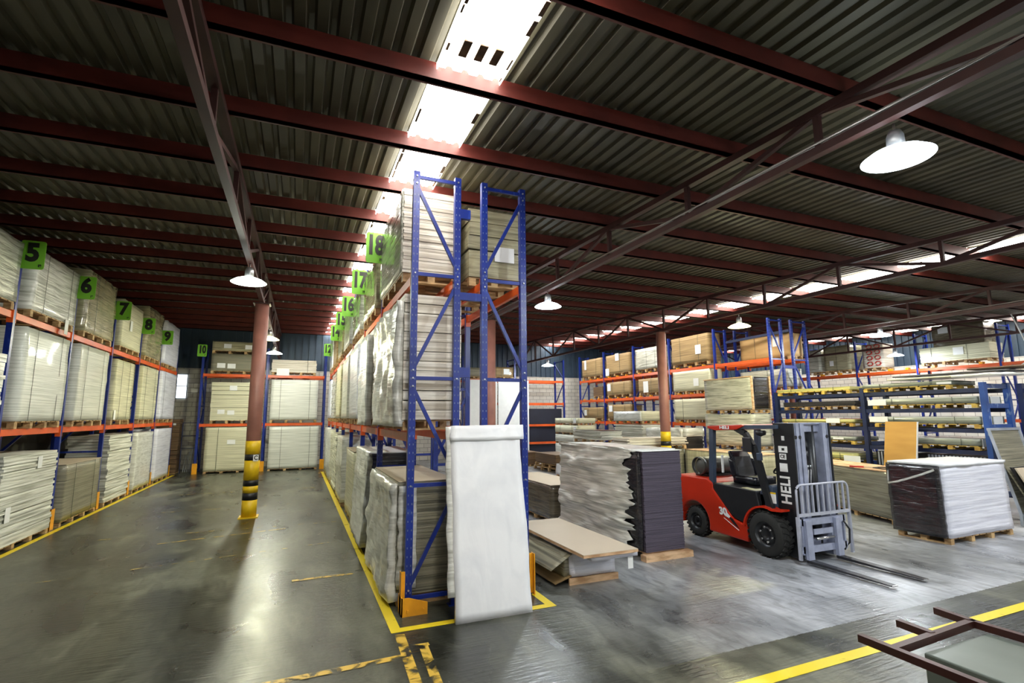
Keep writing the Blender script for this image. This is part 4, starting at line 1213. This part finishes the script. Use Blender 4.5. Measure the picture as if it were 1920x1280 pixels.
# long bundles behind the forklift
t = load('long grey film-wrapped bundle lying behind the forklift mast', 11.7, 12.6, 7.2, 10.5, 0, 1.04, 'greywrap', amp=0.01, pal=0.1, name='wrapped_bundle', cat='bundle', cap='lwood')
t.location = (11.3 + 0.33 * 1.65 + 0.944 * 0.45, 6.9 + 0.944 * 1.65 - 0.33 * 0.45, 0); t.rotation_euler = (0, 0, -0.3366)
k_ = thing('red_cutter', (11.75, 7.75, 1.056), 'red handled tool lying on the long grey bundle', 'tool')
MB().bar((11.62, 7.95, 1.07), (11.72, 7.7, 1.07), 0.05, 0.03).build('handle', 'redprint', k_)
MB().bar((11.72, 7.7, 1.07), (11.79, 7.5, 1.07), 0.03, 0.012).build('blade', 'galv', k_)
s_ = MB().tube([(11.62 + 0.14 * math.cos(a) , 7.22 + 0.2 * math.sin(a), 1.088 + 0.006 * math.sin(3 * a)) for a in [q * 0.45 for q in range(15)]], 0.014, 6)
tag(s_.build('strap_loop', 'black', origin=(11.6, 7.2, 1.06)), 'loop of black strapping on the near end of the long grey bundle', 'strap')
load('long pale wrapped bundle with a wooden lid behind the forklift seat', 12.0, 12.9, 10.75, 13.75, 0, 1.10, 'palewrap', amp=0.01, pal=0.1, name='wrapped_bundle', cat='bundle', cap='lwood', papers=[('L', 0.1, 0.75, 0.5, 0.55)])
# three tier stack behind the forklift roof
z = 0
for (h, m, lb) in ((1.12, 'film2', 'lowest film-wrapped tier of the tall stack behind the forklift roof'), (1.1, 'film2', 'middle film-wrapped tier of the tall stack behind the forklift roof')):
    load(lb, 13.0, 13.78, 11.78, 13.8, z, z + h, m, amp=0.02, pal=0.11, group='tiers of the stack behind the forklift', name='pallet_load', cat='pallet load')
    z += h + 0.03
t = load('top tier with black end and pale corner boards on the stack behind the forklift roof', 13.0, 13.75, 11.76, 13.75, z, 3.42, 'film2', amp=0.006, pal=0.11, name='pallet_load', cat='pallet load', group='tiers of the stack behind the forklift')
cover(t, 'black_end', 'blackfilm', 13.04, 13.73, 11.735, 11.755, z + 0.14, 3.41, 0.004, 0.1)
for x in (12.985, 13.74):
    MB().box(x, x + 0.05, 11.72, 11.77, z + 0.1, 3.43).build('corner_board', 'lwood', t)
MB().box(12.97, 13.03, 11.75, 13.76, 3.4, 3.43).build('edge_board', 'lwood', t)
tb = MB().tube([(12.95, 13.6, 2.27), (12.88, 12.0, 2.25), (12.9, 11.4, 2.27)], 0.045, 12)
# black and white wrapped load at right
t = load('big white-wrapped stack with a glossy black left side, right of the forklift forks', 10.47, 12.45, 5.52, 6.38, 0, 1.32, 'bluish', amp=0.018, pal=0.11, step=0.1, name='wrapped_stack', cat='wrapped stack', zfreq=5.0, lean=(-0.03, 0))
cover(t, 'black_wrap', 'blackfilm', 10.40, 10.47, 5.545, 6.40, 0.11, 1.33, 0.014, 0.07, 4, 8, lean=(-0.03, 0))
MB().tube([(10.385, 6.39, 0.95), (10.37, 6.2, 1.0), (10.375, 6.0, 1.08), (10.37, 5.8, 1.16), (10.385, 5.6, 1.26)], 0.022, 6).build('film_fold', 'film', t)
MB().tube([(10.385, 6.39, 0.95), (10.385, 6.38, 1.1), (10.38, 6.36, 1.25)], 0.014, 6).build('film_fold', 'film', t)
cover(t, 'top_film', 'bagfilm', 10.42, 12.47, 5.5, 6.4, 1.31, 1.36, 0.035, 0.1)
# leaning boards at the right edge
for i, (m, lb) in enumerate((('tan', 'pale board leaning at the right edge of the photo, nearest'), ('black', 'dark board leaning at the right edge behind the pale board'), ('greyed', 'grey board leaning at the right edge, third from the front'))):
    x = 13.35 + i * 0.1; y = 5.25 + i * 0.12
    mb = MB(); s0 = Vector((0.0, 0.0, 0)); 
    mb.add([(x, y, 0), (x + 0.9, y, 0), (x + 0.9, y + 0.45, 1.15), (x - 0.1, y + 0.45, 1.15), (x, y + 0.03, 0), (x + 0.9, y + 0.03, 0), (x + 0.9, y + 0.48, 1.15), (x - 0.1, y + 0.48, 1.15)],
           [(0, 1, 2, 3), (7, 6, 5, 4), (0, 3, 7, 4), (1, 5, 6, 2), (3, 2, 6, 7), (0, 4, 5, 1)])
    tag(mb.build('leaning_board', m, origin=(x, y, 0)), lb, 'board', 'boards leaning at the right edge')
t = thing('window_sash', (14.0, 6.0, 0), 'grey aluminium framed sash leaning at the right edge above the boards', 'window frame')
A = [Vector((13.55, 5.85, 0.2)), Vector((14.6, 5.85, 0.2)), Vector((14.6, 6.15, 1.9)), Vector((13.45, 6.15, 1.9))]
for i in range(4):
    MB().bar(A[i], A[(i + 1) % 4], 0.07, 0.05).build('frame_bar', 'alu', t)
MB().bar((13.55, 5.85, 0.0), (13.55, 5.85, 0.25), 0.06, 0.05).build('foot', 'alu', t)
MB().bar((14.6, 5.85, 0.0), (14.6, 5.85, 0.25), 0.06, 0.05).build('foot', 'alu', t)
MB().bar((13.5, 6.0, 1.05), (14.6, 6.0, 1.05), 0.05, 0.04).build('mid_bar', 'alu', t)
MB().add([A[0], A[1], A[2], A[3]], [(0, 1, 2, 3)]).build('pane', 'greyed', t)

# maroon stillage frame in the right foreground
t = thing('steel_stillage', (4.9, 2.3, 0), 'maroon steel bar frame in the lower right corner of the photo', 'steel frame')
def sb(p, q, nm='bar'): MB().bar(p, q, 0.055, 0.055).build(nm, 'stillage', t)
sb((4.19, 2.92, 0.5), (4.15, 1.2, 0.5), 'side_bar'); sb((4.2, 2.68, 0.495), (5.36, 2.74, 0.495), 'cross_bar')
sb((4.75, 2.71, 0.5), (4.77, 2.98, 0.5), 'stub_bar'); sb((5.33, 2.74, 0.5), (5.37, 3.02, 0.5), 'stub_bar'); sb((5.34, 2.74, 0.495), (5.40, 1.2, 0.495), 'side_bar')
for p in ((4.16, 1.3), (5.4, 1.3)): sb((p[0], p[1], 0), (p[0], p[1], 0.48), 'leg')
pl = MB(); pl.box(4.45, 5.3, 1.0, 2.62, 0.0, 0.464)
tag(pl.build('metal_box', 'slab', origin=(4.9, 1.8, 0), bevel=0.012), 'grey sheet-metal box carrying the maroon bar frame in the lower right corner', 'metal box')

# ------------------------------------------------------------------ forklift
FK = thing('forklift', (7.62, 6.8, 0), 'red and black counterbalance forklift with lowered forks in the open floor area', 'forklift')
def arc(cy_, cz, r, a0, a1, n=10):
    return [(cy_ + r * math.cos(math.radians(a0 + (a1 - a0) * i / n)), cz + r * math.sin(math.radians(a0 + (a1 - a0) * i / n))) for i in range(n + 1)]
fx0, fx1 = 7.0, 8.24
# red shell: rear counterweight and lower side
side = [(8.42, 0.50), (8.44, 0.9), (8.40, 1.03), (8.28, 1.09), (7.48, 1.09), (7.36, 1.02), (7.36, 0.92), (6.92, 0.47), (6.62, 0.41), (6.62, 0.15), (7.44, 0.17)]
side += arc(7.85, 0.27, 0.37, 195, -12, 14)
MB().prism(side, fx0, fx1, 'X').build('counterweight', 'red', FK, bevel=0.03)
MB().prism([(7.34, 1.0), (7.30, 1.03), (6.42, 1.0), (6.34, 0.66), (6.62, 0.43), (6.9, 0.49), (7.35, 0.94)], fx0 + 0.015, fx1 - 0.015, 'X').build('engine_cover', 'fblack', FK, bevel=0.015)
MB().prism([(6.40, 0.98), (6.34, 1.04), (6.20, 1.12), (6.15, 1.08), (6.16, 0.74), (6.38, 0.70)], fx0 + 0.08, fx1 - 0.08, 'X').build('front_cowl', 'fblue', FK, bevel=0.02)
MB().box(7.1, 8.1, 6.1, 7.3, 0.25, 0.62).build('chassis', 'fblack', FK)
MB().box(7.08, 7.12, 6.30, 6.62, 0.62, 0.95).build('step_panel', 'fblack', FK)
# fenders
for (xa, xb) in ((6.97, 7.16), (8.08, 8.27)):
    o = arc(6.25, 0.35, 0.44, 8, 112, 10); i_ = arc(6.25, 0.35, 0.41, 112, 8, 10)
    MB().prism(o + [(5.92, 0.775), (5.92, 0.745)] + i_, xa, xb, 'X').build('fender', 'red', FK)
def wheel(x0, x1, y, r, name):
    w = (x1 - x0)
    t = MB().lathe([(r * 0.56, x0), (r * 0.86, x0 - 0.005), (r * 0.97, x0 + 0.03), (r, x0 + w * 0.3), (r, x1 - w * 0.3), (r * 0.97, x1 - 0.03), (r * 0.86, x1 + 0.005), (r * 0.56, x1)], (0, y, r + 0.002), 'X', 40).build(name, 'rubber', FK)
    mb = MB()
    for k in range(24):
        a = 2 * math.pi * k / 24
        for s in (0, 1):
            aa = a + s * 0.13
            c = Vector((x0 + w * (0.28 + 0.44 * s), y + (r + 0.002) * math.cos(aa), r + 0.002 + (r + 0.002) * math.sin(aa)))
            mb.obox(c, (w * 0.46, 0.05 * r / 0.35, 0.016), Matrix.Rotation(aa - math.pi / 2, 3, 'X') @ Matrix.Rotation(0.35 * (1 if s else -1), 3, 'Z'))
    mb.build('tread', 'rubber', t)
    xo = x0 if x0 < 7.6 else x1; s = -1 if x0 < 7.6 else 1
    MB().lathe([(0.0, xo - s * 0.06), (r * 0.2, xo - s * 0.06), (r * 0.24, xo - s * 0.02), (r * 0.3, xo - s * 0.03), (r * 0.42, xo - s * 0.07), (r * 0.54, xo - s * 0.03), (r * 0.58, xo + s * 0.0)], (0, y, r + 0.002), 'X', 32).build('rim', 'fblack', t)
    if r > 0.3:
        for k in range(6):
            a = math.pi * 2 * k / 6 + 0.3
            p = Vector((xo - s * 0.05, y + r * 0.33 * math.cos(a), r + r * 0.33 * math.sin(a)))
            MB().cyl(p, p + Vector((s * 0.035, 0, 0)), 0.018, 8).build('wheel_nut', 'chrome', t)
wheel(6.97, 7.2, 6.25, 0.35, 'front_wheel'); wheel(8.04, 8.27, 6.25, 0.35, 'front_wheel')
wheel(7.03, 7.22, 7.85, 0.27, 'rear_wheel'); wheel(8.02, 8.21, 7.85, 0.27, 'rear_wheel')
# overhead guard
for x in (7.06, 8.18):
    MB().bar((x, 7.40, 1.0), (x, 7.33, 2.0), 0.075, 0.1).build('rear_post', 'fblue', FK)
    MB().bar((x, 7.40, 1.02), (x, 6.95, 0.52), 0.07, 0.09).build('rear_brace', 'fblack', FK)
    pts = [(x, 6.16, 0.72), (x, 6.24, 1.0), (x, 6.35, 1.45), (x, 6.44, 1.72), (x, 6.58, 1.92), (x, 6.78, 2.01)]
    mb = MB()
    for i in range(len(pts) - 1): mb.bar(pts[i], pts[i + 1], 0.07, 0.09 if i > 1 else 0.11)
    mb.build('front_post', 'fblack', FK)
    MB().bar((x, 7.36, 2.02), (x, 5.95, 2.045), 0.07, 0.06).build('roof_rail', 'fblue', FK)
for k in range(7):
    y = 6.05 + k * 0.19
    MB().box(7.06, 8.18, y - 0.02, y + 0.02, 2.02, 2.045).build('roof_slat', 'fblack', FK)
MB().prism([(7.40, 2.0), (7.40, 2.04), (6.62, 2.075), (6.55, 2.05), (6.72, 1.985), (7.2, 1.96)], 7.0, 8.24, 'X').build('roof_spoiler', 'red', FK, bevel=0.01)
put_text('lettering', 'paper', FK, 'HELI', 0.075, (6.994, 6.98, 2.015), (0, -1, 0), (0, 0, 1), 1.5, 0.002)
# seat
se = MB(); vs, fs = grid_box(7.36, 7.86, 6.72, 7.2, 1.03, 1.16, 0.07, 0.006, 2, 3); se.add(vs, fs, True).build('seat_cushion', 'vinyl', FK, bevel=0)
prof = [(7.12, 1.12), (7.16, 1.30), (7.22, 1.48), (7.30, 1.585), (7.36, 1.58), (7.30, 1.4), (7.28, 1.1)]
MB().prism(prof, 7.40, 7.84, 'X').build('seat_back', 'vinyl', FK, bevel=0.035)
MB().prism([(7.10, 1.16), (7.17, 1.42), (7.3, 1.46), (7.24, 1.12)], 7.34, 7.42, 'X').build('seat_bolster', 'vinyl', FK, bevel=0.03)
MB().prism([(7.10, 1.16), (7.17, 1.42), (7.3, 1.46), (7.24, 1.12)], 7.82, 7.90, 'X').build('seat_bolster', 'vinyl', FK, bevel=0.03)
o = MB().box(7.33, 7.37, 7.42, 7.44, 1.18, 1.5); o.build('rear_panel', 'paper', FK)
# steering
MB().cyl((7.55, 6.06, 1.02), (7.55, 6.28, 1.30), 0.05, 12).build('steering_column', 'fblack', FK)
MB().prism([(6.02, 1.1), (6.0, 1.26), (6.12, 1.32), (6.28, 1.22), (6.30, 1.0)], 7.42, 7.72, 'X').build('dashboard', 'fblack', FK, bevel=0.03)
c = Vector((7.55, 6.31, 1.35)); nrm = Vector((0, 0.62, 0.78)).normalized(); u = Vector((1, 0, 0)); v = nrm.cross(u)
MB().tube([c + 0.155 * (math.cos(a) * u + math.sin(a) * v) for a in [2 * math.pi * q / 24 for q in range(25)]], 0.014, 8).build('steering_wheel', 'black', FK)
mb = MB()
for a in (0.5, 2.6, 4.7): mb.bar(c - nrm * 0.02, c + 0.15 * (math.cos(a) * u + math.sin(a) * v), 0.02, 0.014)
mb.build('wheel_spokes', 'black', FK)
for k in range(3):
    MB().cyl((7.78 + 0.06 * k, 6.12, 1.05), (7.76 + 0.06 * k, 6.3, 1.32), 0.008, 8).build('control_lever', 'galv', FK)
# gas tank
MB().lathe([(0.0, 7.16), (0.10, 7.165), (0.15, 7.20), (0.165, 7.25), (0.165, 7.85), (0.15, 7.92), (0.08, 7.97), (0.0, 7.975)], (0, 7.82, 1.28), 'X', 28).build('gas_tank', 'tank', FK)
MB().lathe([(0.155, 7.12), (0.168, 7.12), (0.168, 7.2), (0.155, 7.2)], (0, 7.82, 1.28), 'X', 28).build('tank_collar', 'tank', FK)
MB().box(7.2, 7.95, 7.68, 7.98, 1.08, 1.13).build('tank_bracket', 'fblack', FK)
MB().cyl((7.98, 7.75, 1.25), (8.06, 7.7, 1.2), 0.035, 10).build('tank_valve', 'galv', FK)
# mirror and lamp on the front post
MB().box(6.99, 7.02, 6.42, 6.60, 1.62, 1.86).build('mirror', 'black', FK, bevel=0.01)
MB().box(6.98, 7.04, 6.24, 6.32, 1.50, 1.62).build('work_lamp', 'fblue', FK, bevel=0.01)
MB().lathe([(0.0, 0), (0.09, 0.01), (0.075, -0.06), (0.0, -0.09)], (7.1, 6.30, 1.97), 'Z', 18).build('warning_light', 'black', FK)
# mast
for i, (x, w) in enumerate(((7.22, 0.075), (7.32, 0.07), (7.42, 0.085), (7.90, 0.0), (7.93, 0.085))):
    if w == 0: continue
    MB().box(x, x + w, 5.82, 5.98, 0.05, 2.1).build('mast_rail', 'steel', FK)
MB().box(8.03, 8.06, 5.82, 5.98, 0.05, 2.1).build('mast_rail', 'steel', FK)
MB().box(7.295, 7.32, 5.84, 5.98, 0.05, 2.09).build('rail_gap', 'black', FK)
MB().box(7.39, 7.42, 5.84, 5.98, 0.05, 2.09).build('rail_gap', 'black', FK)
for x in (7.30, 7.395, 8.02):
    MB().cyl((x, 5.815, 1.88), (x, 5.83, 1.88), 0.03, 12).build('roller', 'black', FK)
MB().box(7.195, 7.22, 5.77, 6.14, 0.06, 2.1).build('mast_side_plate', 'fblack', FK)
MB().box(8.06, 8.085, 5.80, 6.1, 0.06, 2.1).build('mast_side_plate', 'fblack', FK)
MB().box(7.2, 8.08, 5.86, 6.1, 2.08, 2.105).build('mast_top_plate', 'steel', FK)
MB().box(7.5, 7.93, 5.9, 5.98, 1.96, 2.09).build('mast_cross_member', 'steel', FK)
MB().box(7.5, 7.93, 5.9, 5.98, 0.1, 0.3).build('mast_cross_member', 'steel', FK)
MB().cyl((7.80, 5.97, 0.12), (7.80, 5.97, 2.06), 0.075, 20).build('lift_cylinder', 'fblack', FK)
MB().cyl((7.58, 5.97, 0.12), (7.58, 5.97, 1.85), 0.022, 12).build('piston_rod', 'chrome', FK)
for k in range(3):
    x = 7.56 + 0.03 * k
    MB().tube([(x, 5.9, 0.65), (x, 5.88, 1.1), (x + 0.01, 5.86, 1.35), (x + 0.04, 5.88, 1.42), (x + 0.08, 5.93, 1.34), (x + 0.09, 5.94, 0.9)], 0.012, 8).build('hose', 'black' if k == 1 else 'galv', FK)
put_text('lettering', 'paper', FK, 'HELI', 0.25, (7.191, 5.975, 1.06), (0, 0, 1), (0, 1, 0), 0.9, 0.006)
o = MB().box(7.188, 7.194, 5.92, 6.06, 1.34, 1.47).build('rating_plate', 'paper', FK)
MB().box(7.188, 7.194, 5.93, 6.05, 1.53, 1.62).build('ce_plate', 'paper', FK)
put_text('lettering', 'digit', FK, 'CE', 0.075, (7.186, 5.99, 1.575), (0, -1, 0), (0, 0, 1), 1.0, 0.002)
MB().box(7.188, 7.194, 5.90, 6.06, 1.64, 1.74).build('maker_plate', 'paper', FK)
MB().box(7.186, 7.188, 5.95, 6.0, 1.67, 1.71).build('maker_mark', 'digit', FK)
MB().box(7.188, 7.194, 5.94, 5.99, 1.83, 1.9).build('small_sticker', 'paper', FK)
MB().box(7.072, 7.078, 6.08, 6.18, 0.84, 1.0).build('warning_sticker', 'paper', FK)
MB().box(7.071, 7.078, 6.08, 6.18, 0.985, 1.01).build('warning_sticker_band', 'yellow', FK)
put_text('lettering', 'paper', FK, '30', 0.17, (6.994, 7.13, 0.56), (0, -1, 0), (0, 0.15, 1), 1.05, 0.008)
MB().prism([(7.02, 0.5), (6.93, 0.48), (6.78, 0.33), (6.92, 0.40)], 6.994, 6.999, 'X').build('swoosh', 'black', FK)
MB().prism([(7.05, 0.56), (6.97, 0.50), (7.0, 0.47), (7.10, 0.50)], 6.993, 6.999, 'X').build('swoosh', 'paper', FK)
MB().prism([(7.12, 0.46), (6.8, 0.31), (6.8, 0.30), (7.12, 0.452)], 6.993, 6.999, 'X').build('swoosh', 'paper', FK)
# carriage, forks, load backrest
for z in (0.16, 0.56): MB().box(7.12, 8.14, 5.72, 5.77, z, z + 0.1).build('carriage_bar', 'steel', FK)
for x in (7.15, 8.08): MB().box(x, x + 0.035, 5.72, 5.77, 0.14, 0.66).build('carriage_upright', 'steel', FK)
MB().box(7.38, 7.80, 5.70, 5.72, 0.42, 0.5).build('side_shifter', 'steel', FK)
MB().cyl((7.40, 5.69, 0.36), (7.8, 5.69, 0.36), 0.022, 10).build('shift_cylinder', 'chrome', FK)
for x in (7.18, 7.84):
    mb = MB()
    mb.prism([(5.715, 0.075), (5.62, 0.072), (4.52, 0.045), (4.52, 0.033), (5.70, 0.03), (5.715, 0.04)], x, x + 0.12, 'X')
    f_ = mb.build('fork', 'darksteel', FK, bevel=0.004)
    MB().prism([(5.715, 0.64), (5.67, 0.64), (5.66, 0.076), (5.715, 0.076)], x, x + 0.12, 'X').build('fork_shank', 'steel', f_)
    MB().box(x + 0.01, x + 0.11, 4.505, 4.525, 0.033, 0.046).build('fork_tip', 'chrome', f_)
GX0, GX1, GY = 7.06, 8.22, 5.70
r = 0.1
path = [(GX0, GY, 0.1), (GX0, GY, 1.17 - r)] + [(GX0 + r - r * math.cos(a), GY, 1.17 - r + r * math.sin(a)) for a in [math.pi / 2 * q / 5 for q in range(1, 6)]]
path += [(GX1 - r + r * math.sin(a), GY, 1.17 - r + r * math.cos(a)) for a in [math.pi / 2 * q / 5 for q in range(0, 6)]] + [(GX1, GY, 0.1)]
bk = MB().tube(path, 0.017, 8).build('load_backrest', 'grille', FK)
MB().box(GX0, GX1, GY - 0.012, GY + 0.012, 0.70, 0.745).build('lower_bar', 'grille', bk)
for k in range(9):
    x = GX0 + (GX1 - GX0) * (k + 1) / 10
    MB().box(x - 0.009, x + 0.009, GY - 0.014, GY + 0.014, 0.72, 1.165).build('upright_bar', 'grille', bk)
for x in (GX0, GX1): MB().box(x - 0.02, x + 0.02, GY - 0.01, GY + 0.03, 0.08, 0.7).build('side_bar', 'grille', bk)
MB().tube([(8.0, 5.68, 0.15), (8.1, 5.66, 0.25), (8.12, 5.66, 0.45), (8.03, 5.68, 0.58)], 0.014, 8).build('hose', 'black', FK)
